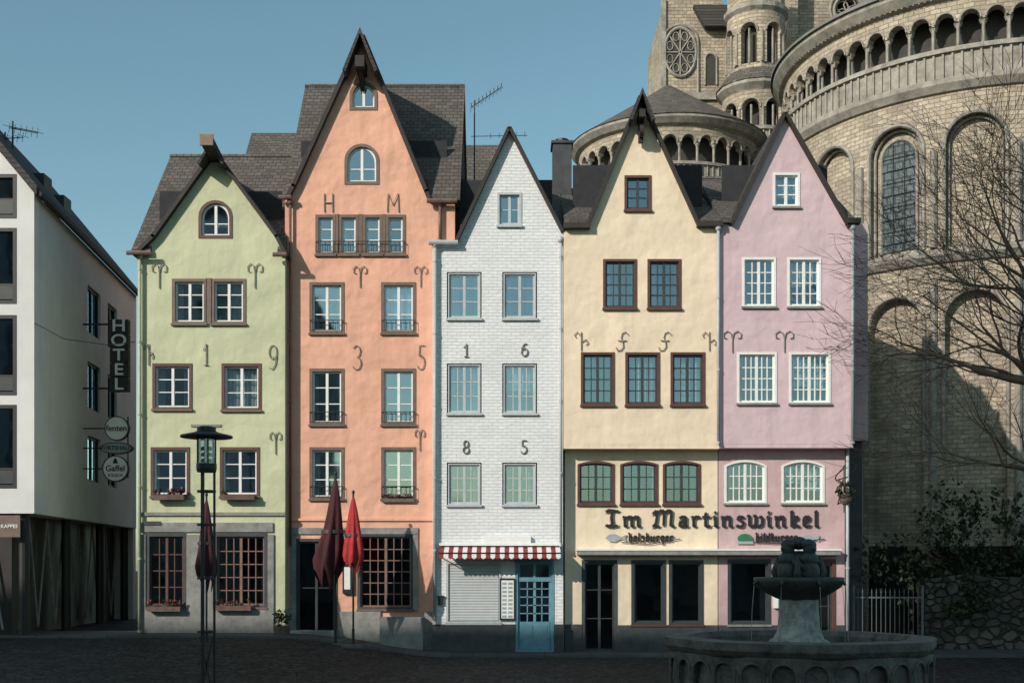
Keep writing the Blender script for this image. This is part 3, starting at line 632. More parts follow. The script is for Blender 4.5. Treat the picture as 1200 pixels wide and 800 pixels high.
e0=Vector((HX(yn)+a,yn-.15,ze-.1)); e1=Vector((HX(yf)+a,yf,ze-.1)); r0=Vector((HX(yn)-3,yn-.15,zr+.05)); r1=Vector((HX(yf)-3,yf,zr+.05)); l0=Vector((HX(yn)-6.1,yn-.15,ze-.1)); l1=Vector((HX(yf)-6.1,yf,ze-.1))
t=Vector((0,0,.25))
rf.add([e0,e1,r1,r0,e0+t,e1+t,r1+t,r0+t],[(0,1,2,3),(4,5,6,7),(0,1,5,4),(1,2,6,5),(3,0,4,7)])
rf.add([l0,l1,r1,r0,l0+t,l1+t,r1+t,r0+t],[(0,1,2,3),(4,5,6,7),(0,1,5,4),(1,2,6,5),(3,0,4,7)])
P(g,'gutter','verge').tube([hs(yn-.1,ze-.05,-.16),hs(yf,ze-.05,-.16)],.07,8)
for u in (2.2,4.2): 
    q=hs(u,ze,1.2); P(g,'roof_vents','black').box(q[0]-.3,q[0]+.3,u,u+.6,ze+1.2,ze+1.75)
P(g,'back_wall','hotel').box(HX(yf)-6,HX(yf)-.02,yf-.3,yf,0,ze)
P(g,'soffit_slab','hotel').add([hs(yn,zs-.15,0),hs(yf,zs-.15,0),hs(yf,zs-.15,6),hs(yn,zs-.15,6),hs(yn,zs,0),hs(yf,zs,0),hs(yf,zs,6),hs(yn,zs,6)],[(0,1,2,3),(4,5,6,7),(0,1,5,4),(1,2,6,5),(2,3,7,6),(3,0,4,7)])
gf=P(g,'ground_floor_glazing','letter'); gf.add([hs(yn+.4,0,.7),hs(yf,0,.7),hs(yf,zs-.15,.7),hs(yn+.4,zs-.15,.7),hs(yn+.4,0,5.5),hs(yn+.4,zs-.15,5.5)],[(0,1,2,3),(0,3,5,4)])
stt=P(g,'zigzag_struts','greystone')
u=yn+.5; up=True
while u<yf-.8:
    a_,b_=(hs(u,.7,.55),hs(u+.8,zs-.2,.55)) if up else (hs(u,zs-.2,.55),hs(u+.8,.7,.55)); stt.tube([a_,b_],.03,5); u+=.8; up=not up
x=xc-.9
while x>xc-5.5: stt.tube([(x,yn+.25,.7),(x-.5,yn+.25,zs-.2)],.03,5); stt.tube([(x-.5,yn+.25,zs-.2),(x-1.0,yn+.25,.7)],.03,5); x-=1.0
for u in (yn+.3,2.5,6.3,yf-.3): P(g,'pillars','letter').tube([hs(u,0,.35),hs(u,zs-.15,.35)],.13,12)
P(g,'notice','casing').box(xc-.9,xc-.35,yn-.02,yn+.03,zs-.75,zs-.2)
text(g,'notice_text','KAPPES',.13,(xc-.62,yn-.03,zs-.48),'whitep',.005)
g='hotel_sign'; yy=3; grp(g,g,(PX(140,yy),yy,8))
for i,ch in enumerate('HOTEL'):
    py0=375+i*17; x0,x1=PX(130,yy),PX(151.5,yy)
    P(g,'letter_boxes','letter').box(x0,x1,yy-.1,yy+.1,PZ(py0+16,yy),PZ(py0,yy))
    text(g,'letter_'+ch,ch,.48,((x0+x1)/2,yy-.12,PZ(py0+8,yy)),'whitep',.012,sx=1.2)
P(g,'bracket','black').tube([(PX(151,yy),yy,PZ(380,yy)),(HX(yy),yy,PZ(380,yy))],.03,6); P(g,'bracket','black').tube([(PX(151,yy),yy,PZ(455,yy)),(HX(yy),yy,PZ(455,yy))],.03,6)
g='tavern_sign'; grp(g,g,(PX(137,yy),yy,5))
def disc(g,name,px,py,rx,rz,mat,y0,y1): P(g,name,mat).prism([(PX(px+u*rx,yy),PZ(py-v*rz,yy)) for u,v in arc(0,0,1,1,0,345,23)],y0,y1)
for nm,px,py,rx,rz in (('round',137.5,502,14.5,14.5),('oval',137,525,19.5,7),('round_low',136,549,15.5,15.5)):
    disc(g,nm+'_rim',px,py,rx,rz,'sashd',yy-.06,yy+.06); disc(g,nm+'_face',px,py,rx-1.5,rz-1.3,'whitep' if nm!='oval' else 'signgrey',yy-.068,yy-.061)
text(g,'text_a','fenten',.24,(PX(137.5,yy),yy-.075,PZ(502,yy)),'letter',.004); text(g,'text_b','WIRTSHAUS',.17,(PX(137,yy),yy-.075,PZ(525,yy)),'letter',.004,sx=1.0); text(g,'text_c','Gaffel',.24,(PX(136,yy),yy-.075,PZ(549,yy)),'letter',.004); text(g,'text_d','KÖLSCH',.11,(PX(136,yy),yy-.075,PZ(557,yy)),'letter',.004)
P(g,'emblem','letter').prism([(PX(136+u,yy),PZ(540-v,yy)) for u,v in ((-3,-3),(3,-3),(2,1),(0,4),(-2,1))],yy-.074,yy-.069)
P(g,'rod','black').tube([(PX(150,yy),yy,PZ(488,yy)),(PX(150,yy),yy,PZ(560,yy))],.02,6)
for py in (502,525,549): P(g,'rod','black').tube([(PX(125,yy),yy,PZ(py,yy)),(HX(yy),yy,PZ(py,yy))],.02,6)
g='street_name_sign'; grp(g,g,(PX(178),-.4,PZ(613))); P(g,'plate','plinth').bpx(168,189,610.5,615,-.35,-.37,-.352)

# ============================================================ CHURCH
CH='romanesque_church'; g=CH; grp(g,g,(14,16,0))
def stone(nm,**k): return m_brick(nm,(.54,.46,.36),(.34,.285,.22),(.22,.19,.155),.36,.15,.012,stainc=(.15,.125,.10),stain=.62,bs=.8,bd=.035,grain=.5,**k)
ax,ay,R=18.1,14.6,7.5
mt['st_apse']=stone('stone_apse',mode='cyl',cx=ax,cy=ay,R=R)
mt['st_flat']=stone('stone_flat',mode='xy')
mt['darkarch']=m_plain('gallery_dark',(.05,.046,.042),.9)
mt['leaded']=m_brick('leaded_glass',(.075,.10,.12),(.11,.135,.15),(.02,.02,.02),.28,.28,.03,'cyl',ax,ay,R,bs=.5,rough=.15,stain=.2)
def cyl(cx,cy,R): return lambda u,z,d:(cx-(R-d)*math.sin(u/R),cy-(R-d)*math.cos(u/R),z)
def arcade(part,f,uc,bw,ow,z0,zsp,zt,dep,n=10):
    h=ow/2; vs=[];fs=[]
    def q(*p):
        o=len(vs); vs.extend(p); fs.append((o,o+1,o+2,o+3))
    for s in (-1,1):
        a,b=uc+s*bw/2,uc+s*h
        q(f(a,z0,0),f(b,z0,0),f(b,zt,0),f(a,zt,0)); q(f(b,z0,0),f(b,z0,dep),f(b,zsp,dep),f(b,zsp,0))
    pr=[(uc-h*math.cos(math.pi*i/n),zsp+h*math.sin(math.pi*i/n)) for i in range(n+1)]
    for (a,za),(b,zb) in zip(pr[:-1],pr[1:]):
        q(f(a,za,0),f(b,zb,0),f(b,zt,0),f(a,zt,0)); q(f(a,za,0),f(a,za,dep),f(b,zb,dep),f(b,zb,0))
    part.add(vs,fs)
def archtube(part,f,uc,r,zb,zsp,d,tr,n=14):
    part.tube([f(uc-r,zb,d)]+[f(uc-r*math.cos(math.pi*i/n),zsp+r*math.sin(math.pi*i/n),d) for i in range(n+1)]+[f(uc+r,zb,d)],tr,6)
def archfill(part,f,uc,r,zb,zsp,d,n=12):
    pr=[(uc-r*math.cos(math.pi*i/n),zsp+r*math.sin(math.pi*i/n)) for i in range(n+1)]; vs=[f(uc-r,zb,d)]+[f(a,b,d) for a,b in pr]+[f(uc+r,zb,d)]
    part.add(vs,[tuple(range(len(vs)))])
fa=cyl(ax,ay,R)
core=P(g,'apse_core','st_apse'); A0,A1=math.radians(-110),math.radians(115)
core.lathe(ax,ay,[(R-.32,0),(R-.32,18.2)],90,A0,A1)
sh=P(g,'apse_wall','st_apse'); sh.lathe(ax,ay,[(R,11.75),(R,12.45)],90,A0,A1); 
tr=P(g,'cornices','trim')
tr.lathe(ax,ay,[(R-.02,12.4),(R+.1,12.45),(R+.26,12.65),(R+.26,12.8),(R-.02,12.95)],90,A0,A1)
for i in range(-5,6):
    a=math.radians(2+20*i); uc=a*R; bw=math.radians(20)*R
    arcade(sh,fa,uc,bw,1.9,12.85,16.35,18.2,.32,14)
    archtube(tr,fa,uc,.98,12.95,16.35,-.02,.075); archtube(tr,fa,uc,.86,12.95,16.35,.2,.05)
    arcade(sh,fa,uc,bw,1.95,.0,10.5,11.75,.32,14); archtube(tr,fa,uc,1.0,6.2,10.5,-.02,.07)
    if i%2==0:
        fw=cyl(ax,ay,R-.32)
        uc2=a*(R-.32)
        archfill(P(g,'stained_windows','leaded'),fw,uc2,.62,13.1,16.3,-.03); archtube(tr,fw,uc2,.64,13.1,16.3,-.04,.06)
        for k in (-.2,.2): P(g,'window_bars','black').tube([fw(uc2+k,13.1,-.05),fw(uc2+k,16.85,-.05)],.015,4)
        for k in range(8): P(g,'window_bars','black').tube([fw(uc2-.6,13.4+k*.42,-.05),fw(uc2,13.4+k*.42,-.05),fw(uc2+.6,13.4+k*.42,-.05)],.012,4)
    fp=cyl(ax,ay,R+.04)
    up=(a+math.radians(10))*(R+.04)
    for z0,z1 in ((0,11.9),(12.95,16.2)): P(g,'pilasters','trim').tube([fp(up,z0,0),fp(up,z1,0)],.12,8)
zb=18.2
tr.lathe(ax,ay,[(R-.1,zb-.15),(R+.1,zb-.1),(R+.25,zb+.12),(R+.25,zb+.3)],90,A0,A1)
bal=P(g,'balustrade','trim'); bal.lathe(ax,ay,[(R+.1,zb+.3),(R+.1,zb+1.15)],90,A0,A1)
tr.lathe(ax,ay,[(R+.1,zb+1.12),(R+.22,zb+1.15),(R+.22,zb+1.3),(R-.75,zb+1.3)],90,A0,A1)
fb=cyl(ax,ay,R+.13); n=100
for i in range(n):
    a=A0+(A1-A0)*i/n; bal.tube([fb(a*(R+.13),zb+.32,0),fb(a*(R+.13),zb+1.12,0)],.05,4)
P(g,'gallery_recess','darkarch').lathe(ax,ay,[(R-.8,zb+1),(R-.8,zb+3.4)],60,A0,A1)
fg=cyl(ax,ay,R-.1); gb=.80; ng=int((A1-A0)*(R-.1)/gb); ga=P(g,'gallery_arcade','st_apse'); col=P(g,'gallery_columns','trim')
for i in range(ng):
    uc=A0*(R-.1)+gb*(i+.5); 
    arcade(ga,fg,uc,gb,.60,zb+2.22,zb+2.25,zb+3.0,.3,8); archtube(tr,fg,uc,.33,zb+2.25,zb+2.25,-.02,.035,8)
    for d in (.08,.24): col.tube([fg(uc+gb/2,zb+1.3,d),fg(uc+gb/2,zb+2.1,d)],.055,6)
    col.tube([fg(uc+gb/2,zb+2.08,.16),fg(uc+gb/2,zb+2.24,.16)],.09,6,.15)
tr.lathe(ax,ay,[(R-.12,zb+2.98),(R+.1,zb+3.05),(R+.3,zb+3.3),(R+.3,zb+3.45),(R-.8,zb+3.45)],90,A0,A1)
n=150
for i in range(n):
    a=A0+(A1-A0)*i/n; q=cyl(ax,ay,R)(a*R,zb+3.02,-.05); tr.tube([q,(q[0],q[1],zb+3.2)],.05,4)
mt['leadroof']=m_plain('lead_roof',(.17,.165,.155),.7,.3,scale=1.5)
P(g,'apse_roof','leadroof').lathe(ax,ay,[(R+.4,zb+3.45),(R+.4,zb+3.55),(R*.75,zb+4.9),(1.5,zb+9)],64,A0,A1)
def conch(cx,cy,R,z0,nm,ghost=.75):
    f=cyl(cx,cy,R); m=stone('stone_'+nm,mode='cyl',cx=cx,cy=cy,R=R); a0,a1=math.radians(-100),math.radians(110)
    P(g,nm+'_wall',m).lathe(cx,cy,[(R,0),(R,z0)],60,a0,a1)
    tr.lathe(cx,cy,[(R,z0-.1),(R+.18,z0),(R+.18,z0+.12),(R+.05,z0+.12),(R+.05,z0+.75),(R+.14,z0+.75),(R+.14,z0+.87),(R-.6,z0+.87)],60,a0,a1)
    fb=cyl(cx,cy,R+.08)
    for i in range(60): 
        a=a0+(a1-a0)*i/60; tr.tube([fb(a*(R+.08),z0+.14,0),fb(a*(R+.08),z0+.74,0)],.035,4)
    P(g,nm+'_recess','darkarch').lathe(cx,cy,[(R-.6,z0+.8),(R-.6,z0+2.7)],40,a0,a1)
    f2=cyl(cx,cy,R-.05); n=int((a1-a0)*R/ghost)
    for i in range(n):
        uc=a0*(R-.05)+ghost*(i+.5); arcade(P(g,nm+'_arcade',m),f2,uc,ghost,ghost*.74,z0+1.68,z0+1.7,z0+2.35,.25,8); archtube(tr,f2,uc,ghost*.41,z0+1.7,z0+1.7,-.02,.03,8)
        col.tube([f2(uc+ghost/2,z0+.87,.1),f2(uc+ghost/2,z0+1.6,.1)],.055,6); col.tube([f2(uc+ghost/2,z0+1.55,.1),f2(uc+ghost/2,z0+1.7,.1)],.07,6,.12)
    tr.lathe(cx,cy,[(R-.05,z0+2.33),(R+.12,z0+2.4),(R+.3,z0+2.6),(R+.3,z0+2.72)],60,a0,a1)
    P(g,nm+'_roof','slate_f').lathe(cx,cy,[(R+.35,z0+2.72),(R*.5,z0+4.2),(.2,z0+5.4)],48,0,2*math.pi)
conch(6.75,20,3.9,17.65,'north_conch')
ty=22.; xa,xb=PX(777,ty),PX(858,ty); f_=lambda u,v,w:(u,ty+w,v)
def hole_c(px,py,r,yy,n=28): return [(PX(px,yy)+r*math.cos(2*math.pi*i/n),PZ(py,yy)+r*math.sin(2*math.pi*i/n)) for i in range(n)]
ctr=(PX(797,ty),PZ(62,ty)); tw=P(g,'transept_wall','st_flat')
curvefill(tw,[(xa,0),(xb,0),(xb,PZ(20,ty)),(PX(806,ty),PZ(-60,ty)),(xa,PZ(-5,ty))],[],.4,f_)
tw.box(xa+.0,xb,ty+.41,ty+6,0,PZ(5,ty))
pts=[Vector((ctr[0]+.72*math.cos(t*.3142),ty-.06,ctr[1]+1.1*math.sin(t*.3142))) for t in range(21)]
tr.tube(pts,.07,6); 
for t in range(8):
    a=t*math.pi/4; tr.tube([(ctr[0],ty-.05,ctr[1]),(ctr[0]+.7*math.cos(a),ty-.05,ctr[1]+1.07*math.sin(a))],.035,5)
    cx_,cz_=ctr[0]+.5*math.cos(a+.39),ctr[1]+.76*math.sin(a+.39)
    tr.tube([(cx_+.14*math.cos(s*.7854),ty-.05,cz_+.2*math.sin(s*.7854)) for s in range(9)],.025,5)
P(g,'rose_void','darkarch').prism([(ctr[0]+.68*math.cos(i*.262),ctr[1]+1.05*math.sin(i*.262)) for i in range(24)],ty-.025,ty-.004)
fl=lambda u,v,d:(u,ty+d,v)
archtube(tr,fl,PX(797,ty),.8,PZ(112,ty),PZ(60,ty)+.35,-.05,.06)
tr.box(xa-.1,xb,ty-.15,ty-.001,PZ(118,ty),PZ(110,ty)); tr.box(xa-.1,xa+.12,ty-.12,ty-.001,PZ(110,ty),PZ(0,ty))
archfill(P(g,'slit_windows','darkarch'),fl,PX(833,ty),.22,PZ(100,ty),PZ(70,ty),-.02); archtube(tr,fl,PX(833,ty),.26,PZ(100,ty),PZ(70,ty),-.03,.05)
P(g,'transept_roof','slate_s').prism([(PX(811,ty),PZ(12,ty)),(PX(856,ty),PZ(12,ty)),(PX(856,ty),PZ(36,ty)),(PX(824,ty),PZ(36,ty))],ty-.5,ty-.13)
sy=20.2; sx_=PX(886,sy); Rt=1.3
mt['st_tur']=stone('stone_turret',mode='cyl',cx=sx_,cy=sy,R=Rt); T=P(g,'turret_wall','st_tur')
Z=lambda py: PZ(py,sy)
T.lathe(sx_,sy,[(Rt+.12,0),(Rt+.12,Z(205))],16)
tr.lathe(sx_,sy,[(Rt+.1,Z(206)),(Rt+.38,Z(196)),(Rt+.38,Z(190)),(Rt+.3,Z(190)),(Rt+.3,Z(168)),(Rt+.4,Z(167)),(Rt+.4,Z(163)),(Rt-.3,Z(163))],16)
fb=cyl(sx_,sy,Rt+.32)
for i in range(40): a=i*math.pi/20; tr.tube([fb(a*(Rt+.32),Z(190),0),fb(a*(Rt+.32),Z(168),0)],.035,4)
P(g,'turret_recess','darkarch').lathe(sx_,sy,[(Rt-.45,Z(165)),(Rt-.45,Z(20))],12)
def tband(r,z0,zspr,zt,nb,fr,cols=True):
    f=cyl(sx_,sy,r); bw=2*math.pi*r/nb
    for i in range(nb):
        uc=bw*(i+.5); arcade(T,f,uc,bw,bw*fr,z0,zspr,zt,.3,8); archtube(tr,f,uc,bw*fr/2+.04,zspr,zspr,-.02,.04,8)
        if cols: tr.tube([f(uc+bw/2,z0,-.03),f(uc+bw/2,zspr,-.03)],.06,6)
        tr.tube([f(uc,z0,.1),f(uc,zspr+.15,.1)],.05,6)
tband(Rt+.15,Z(163),Z(140),Z(118),9,.74)
tr.lathe(sx_,sy,[(Rt+.15,Z(120)),(Rt+.4,Z(113)),(Rt+.4,Z(109))],16)
P(g,'turret_skirt_roof','slate_f').lathe(sx_,sy,[(Rt+.45,Z(109)),(Rt-.02,Z(92))],16)
T.lathe(sx_,sy,[(Rt-.05,Z(96)),(Rt-.05,Z(86))],8); tband(Rt-.05,Z(86),Z(50),Z(25),7,.62)
tr.lathe(sx_,sy,[(Rt-.05,Z(27)),(Rt+.1,Z(23)),(Rt+.1,Z(18)),(Rt-.05,Z(16))],16); T.lathe(sx_,sy,[(Rt-.05,Z(17)),(Rt-.05,Z(-60))],8)
wy=24.; curvefill(P(g,'crossing_wall','st_flat'),[(PX(895,wy),0),(PX(1200,wy),0),(PX(1200,wy),PZ(-90,wy)),(PX(895,wy),PZ(-90,wy))],[hole_c(994,12,.6,wy)],.5,lambda u,v,w:(u,wy+w,v))
P(g,'crossing_void','darkarch').box(PX(900,wy),PX(1190,wy),wy+.7,wy+8,0,PZ(-90,wy))
for r in (.66,.85): tr.tube([(PX(994,wy)+r*math.cos(i*.2244),wy-.02,PZ(12,wy)+r*math.sin(i*.2244)) for i in range(29)],.07,6)
for i in range(5):
    a=i*1.2566; tr.tube([(PX(994,wy)+.3*math.cos(a)+.28*math.cos(s*.785),wy+.1,PZ(12,wy)+.3*math.sin(a)+.28*math.sin(s*.785)) for s in range(9)],.03,5)
P(g,'buttress','st_flat').box(PX(925,23),PX(935,23),23,wy-.002,0,PZ(-60,23)); tr.box(PX(895,wy),PX(1060,wy),wy-.2,wy-.002,PZ(72,wy),PZ(66,wy))
P(g,'nave_wall','st_flat').box(10.5,13,16.5,23,0,16.5); P(g,'nave_roof','slate_f').prismx([(16.3,16.5),(20,18.5),(23,16.5)],10.3,13.2)

# ============================================================ RIGHT SIDE: fence, wall, ivy
g='iron_fence'; fy=.6; grp(g,g,(PX(1040,fy),fy,0)); p=P(g,'bars','black'); xa,xb=PX(1000,fy),PX(1081,fy)
for zz in (.25,1.45): p.box(xa,xb,fy-.015,fy+.015,zz,zz+.04)
x=xa
while x<=xb:
    p.tube([(x,fy,.03),(x,fy,1.62)],.012,5); p.tube([(x,fy,1.6),(x,fy,1.72)],.02,5,.002); x+=.125
for x in (xa,xb): p.tube([(x,fy,0),(x,fy,1.8)],.04,6)
mt['fencegrey']=m_plain('fence_paint',(.10,.12,.13),.5); p.mat=mt['fencegrey']
g='rubble_wall'; wy2=1.0; grp(g,g,(14,wy2,0)); w=P(g,'masonry','rubble')
nx_,nz_=60,16; vs=[];fs=[]; x0,x1=PX(1084,wy2),22.
for i in range(nx_+1):
    for j in range(nz_+1):
        xx=x0+(x1-x0)*i/nx_; top=2.05+.12*noise.noise(Vector((xx,0,3))); zz=top*j/nz_; vs.append((xx,wy2+.1*noise.noise(Vector((xx*2.2,5,zz*3))),zz))
for i in range(nx_):
    for j in range(nz_): a=i*(nz_+1)+j; fs.append((a,a+nz_+1,a+nz_+2,a+1))
w.add(vs,fs); w.smooth=True; w2=P(g,'core','rubble'); w2.box(x0+.02,x1,wy2+.13,wy2+.7,0,1.95)
g='ivy_hedge'; grp(g,g,(14,2,2)); iv=P(g,'foliage','leaf')
for i in range(46):
    xx=random.uniform(10.0,21); leafmass(iv,(xx,random.uniform(1.4,2.5),1.7+random.random()*2.4),(1.0,.7,.9),260,.11)
for i in range(12):
    xx=random.uniform(11.6,19); leafmass(iv,(xx,.86,1.0+random.random()*1.0),(.6,.15,.8),170,.10)
mt['hedgedark']=m_plain('hedge_shade',(.012,.014,.010),.95)  # near-black colour stands in for the shade behind the leaves
P(g,'shade_box','hedgedark').box(10.4,21,2.6,3.0,0,2.9)

# ============================================================ TREE
g='bare_tree'; tx,tyy=14.1,-3.0; grp(g,g,(tx,tyy,0)); tp=P(g,'trunk_and_branches','bark',True)
rnd=random.Random(9)
def branch(p,d,L,r,dep):
    n=6 if dep>2 else 4; pts=[p.copy()]; dd=d.copy(); q=p.copy()
    for i in range(n):
        dd=(dd+Vector((rnd.uniform(-1,1),rnd.uniform(-1,1),rnd.uniform(-.7,.8)))*.18).normalized(); q=q+dd*L/n; pts.append(q.copy())
    r1=r*(.55 if dep>0 else .5); tp.tube(pts,r,7 if dep>3 else (5 if dep>1 else 3),r1,cap=False)
    if dep<=0: return
    k=rnd.choice((3,4))
    for i in range(k):
        t=rnd.uniform(.35,1) if i>0 else 1; idx=min(n,max(1,int(round(t*n)))); base=pts[idx]
        ax_=Vector((rnd.uniform(-1,1),rnd.uniform(-1,1),rnd.uniform(-1,1))); ax_=(ax_-dd*ax_.dot(dd)).normalized()
        ang=rnd.uniform(.35,1.0) if i>0 else rnd.uniform(.1,.35)
        nd=(dd*math.cos(ang)+ax_*math.sin(ang)); nd.z+=.04; nd.x-=.09; nd.normalize()
        branch(base,nd,L*rnd.uniform(.6,.82),max(.007,r*(1-.45*idx/n)*rnd.uniform(.52,.74)),dep-1)
tp.tube([(tx,tyy,-.1),(tx-.03,tyy,1.5),(tx+.02,tyy,3.2),(tx-.05,tyy,4.6)],.27,12,.2)
top=Vector((tx-.05,tyy,4.6))
branch(top,Vector((-.7,.1,.62)).normalized(),3.2,.14,5)
branch(top,Vector((-.2,-.1,1)).normalized(),3.6,.17,5)
branch(top,Vector((.5,.3,.8)).normalized(),3.0,.12,4)
branch(Vector((tx,tyy,4.0)),Vector((-.9,-.1,.35)).normalized(),2.6,.10,4)
branch(Vector((tx,tyy,6.2)),Vector((-.8,.2,.5)).normalized(),3.0,.13,5)
branch(Vector((tx,tyy,7.6)),Vector((-.75,-.2,.62)).normalized(),2.7,.10,4)
tp.tube([top,(tx,tyy,6.3),(tx+.05,tyy,7.8),(tx-.05,tyy,9.2)],.19,8,.10)
branch(Vector((tx-.05,tyy,9.2)),Vector((-.45,.1,.9)).normalized(),2.2,.09,4)

# ============================================================ LAMP
g='street_lamp'; ly=-14.; lx=PX(242,ly); grp(g,g,(lx,ly,0)); Zl=lambda py:PZ(py,ly); bk=P(g,'mast','black',False)
for i in range(3):
    a=i*2.094+.35; bk.tube([(lx+.115*math.cos(a),ly+.115*math.sin(a),0),(lx+.115*math.cos(a),ly+.115*math.sin(a),Zl(545))],.019,8)
for zz in (.3,1.3,2.1,2.9,3.4): bk.lathe(lx,ly,[(.105,zz),(.14,zz),(.14,zz+.035),(.105,zz+.035),(.105,zz)],18)
bk.tube([(lx-.1,ly,.35),(lx+.1,ly,1.25)],.01,5); bk.tube([(lx+.1,ly,.35),(lx-.1,ly,1.25)],.01,5)
bk.lathe(lx,ly,[(0,Zl(553)),(.14,Zl(553)),(.15,Zl(549)),(.15,Zl(543)),(0,Zl(543))],24)
P(g,'glass_cylinder','lampglass',True).lathe(lx,ly,[(.125,Zl(543)),(.125,Zl(514))],24)
bk.tube([(lx,ly,Zl(543)),(lx,ly,Zl(513))],.035,10)
for i in range(4): a=i*math.pi/2+.4; bk.tube([(lx+.135*math.cos(a),ly+.135*math.sin(a),Zl(545)),(lx+.135*math.cos(a),ly+.135*math.sin(a),Zl(512))],.01,5)
bk.lathe(lx,ly,[(0,Zl(515)),(.14,Zl(514)),(.385,Zl(512.5)),(.385,Zl(510.5)),(.2,Zl(507)),(.14,Zl(505)),(.14,Zl(501)),(.1,Zl(499.5)),(0,Zl(499))],36)
for k in range(3): P(g,'louvres','pipe').lathe(lx,ly,[(.06,Zl(538-k*7)),(.11,Zl(541-k*7)),(.115,Zl(540-k*7)),(.06,Zl(537-k*7))],20)

# ============================================================ PARASOLS
def parasol(gk,px,pyt,pyb,yy,rpx,mat,tilt=0.):
    g=gk; x=PX(px,yy); grp(g,'closed_parasol',(x,yy,0)); zt,zb=PZ(pyt,yy),PZ(pyb,yy); r=rpx*(32+yy)/F; h=zt-zb; ph=random.random()*6
    c=P(g,'canopy',mat,True); prof=[(.03,0),(.14,.08),(.30,.22),(.5,.42),(.68,.6),(.9,.78),(1.0,.9),(.84,1.0)]
    n=64; vs=[];fs=[]
    for k,(rr,t) in enumerate(prof):
        for j in range(n):
            a=2*math.pi*j/n; fold=1-.42*t*(.5+.5*math.cos(8*a+ph+t*1.2)); z=zt-h*t-(.26*h*(.5+.5*math.cos(8*a+ph+t)) *(.5+.5*math.sin(a+ph)) if k>=len(prof)-2 else 0)
            R_=rr*r*fold*(1+.15*math.sin(a*2+ph+t*3)); vs.append((x+R_*math.cos(a)+tilt*t*t,yy+R_*math.sin(a),z))
    for k in range(len(prof)-1):
        for j in range(n): q=(j+1)%n; fs.append((k*n+j,k*n+q,(k+1)*n+q,(k+1)*n+j))
    c.add(vs,fs)
    P(g,'strap','sashd').lathe(x+tilt*.3,yy,[(r*.66,zb+.42*h),(r*.68,zb+.42*h),(r*.69,zb+.38*h),(r*.66,zb+.38*h)],24)
    P(g,'pole','black').tube([(x,yy,-.02),(x,yy,zt+.08)],.025,8); P(g,'finial','black').ell((x,yy,zt+.08),(.04,.04,.05))
    P(g,'base','plinth').lathe(x,yy,[(0,-.1),(.33,-.1),(.33,.3),(.28,.36),(0,.38)],20); P(g,'pole_sleeve','black').tube([(x,yy,.1),(x,yy,.75)],.035,8)
parasol('par0',393,558,666,-1.7,21,'pardark',-.17); parasol('par1',414,580,658,-2.0,15,'parred'); parasol('par2',242,583,672,-2.6,15,'pardark')

# ============================================================ FOUNTAIN
g='stone_fountain'; fx,fyy=PX(936,-16.),-16.; grp(g,g,(fx,fyy,0))
RB=1.66; zr_=1.36; lob=lambda t,z:1+.018*math.cos(8*t)
B=P(g,'basin','fountain',False)
B.lathe(fx,fyy,[(RB+.22,0),(RB+.22,.25),(RB+.1,.28),(RB+.1,.45),(RB,.5),(RB,zr_-.2),(RB+.05,zr_-.16),(RB+.09,zr_-.1),(RB+.09,zr_),(RB-.22,zr_+.01),(RB-.26,zr_-.06),(RB-.26,.9)],64,rf=lob)
ff=cyl(fx,fyy,RB+.035); nb=28; bw=2*math.pi*(RB+.035)/nb
for i in range(nb):
    uc=bw*(i+.5); arcade(B,ff,uc,bw,bw*.78,zr_-.62 if i%2 else zr_-.5,zr_-.40,zr_-.17,.05,8)
    archtube(B,ff,uc,bw*.4,zr_-.5,zr_-.40,-.01,.016,8); B.tube([ff(uc+bw/2,zr_-.75,0),ff(uc+bw/2,zr_-.4,0)],.03,6)
P(g,'water','water').lathe(fx,fyy,[(0.02,1.2),(RB-.2,1.2)],48)
L=P(g,'lower_shaft','lime',True); wob=lambda t,z:1+.07*math.cos(6*t+z*4)+.04*noise.noise(Vector((math.cos(t)*2,math.sin(t)*2,z*9)))
prof=[(.40,1.15),(.36,1.28),(.32,1.36),(.285,1.42),(.265,1.5),(.25,1.62),(.245,1.75),(.24,1.86)]
L.lathe(fx,fyy,prof,40,rf=wob)
for i in range(30):
    a=random.random()*6.28; r=random.uniform(.22,.42); L.ell((fx+r*math.cos(a),fyy+r*math.sin(a),1.2+max(0,.42-r)*.8),(.07,.07,.06),8,6)
BW=P(g,'upper_bowl','bronze',True); BW.lathe(fx,fyy,[(.2,1.84),(.3,1.87),(.42,1.94),(.54,2.02),(.57,2.09),(.58,2.14),(.55,2.15),(.5,2.08),(.2,2.04),(0,2.04)],56,rf=lambda t,z:1+.035*abs(math.cos(4*t))*(1 if z>1.9 else 0))
for i in range(8):
    a=i*math.pi/4+.2; BW.tube([(fx+.52*math.cos(a),fyy+.52*math.sin(a),2.1),(fx+.6*math.cos(a),fyy+.6*math.sin(a),2.09),(fx+.63*math.cos(a),fyy+.63*math.sin(a),2.05)],.035,7,.02)
SC=P(g,'fishwives_sculpture','bronze',True)
k=1.25
SC.ell((fx,fyy,2.25),(.23,.23,.25),16,10)
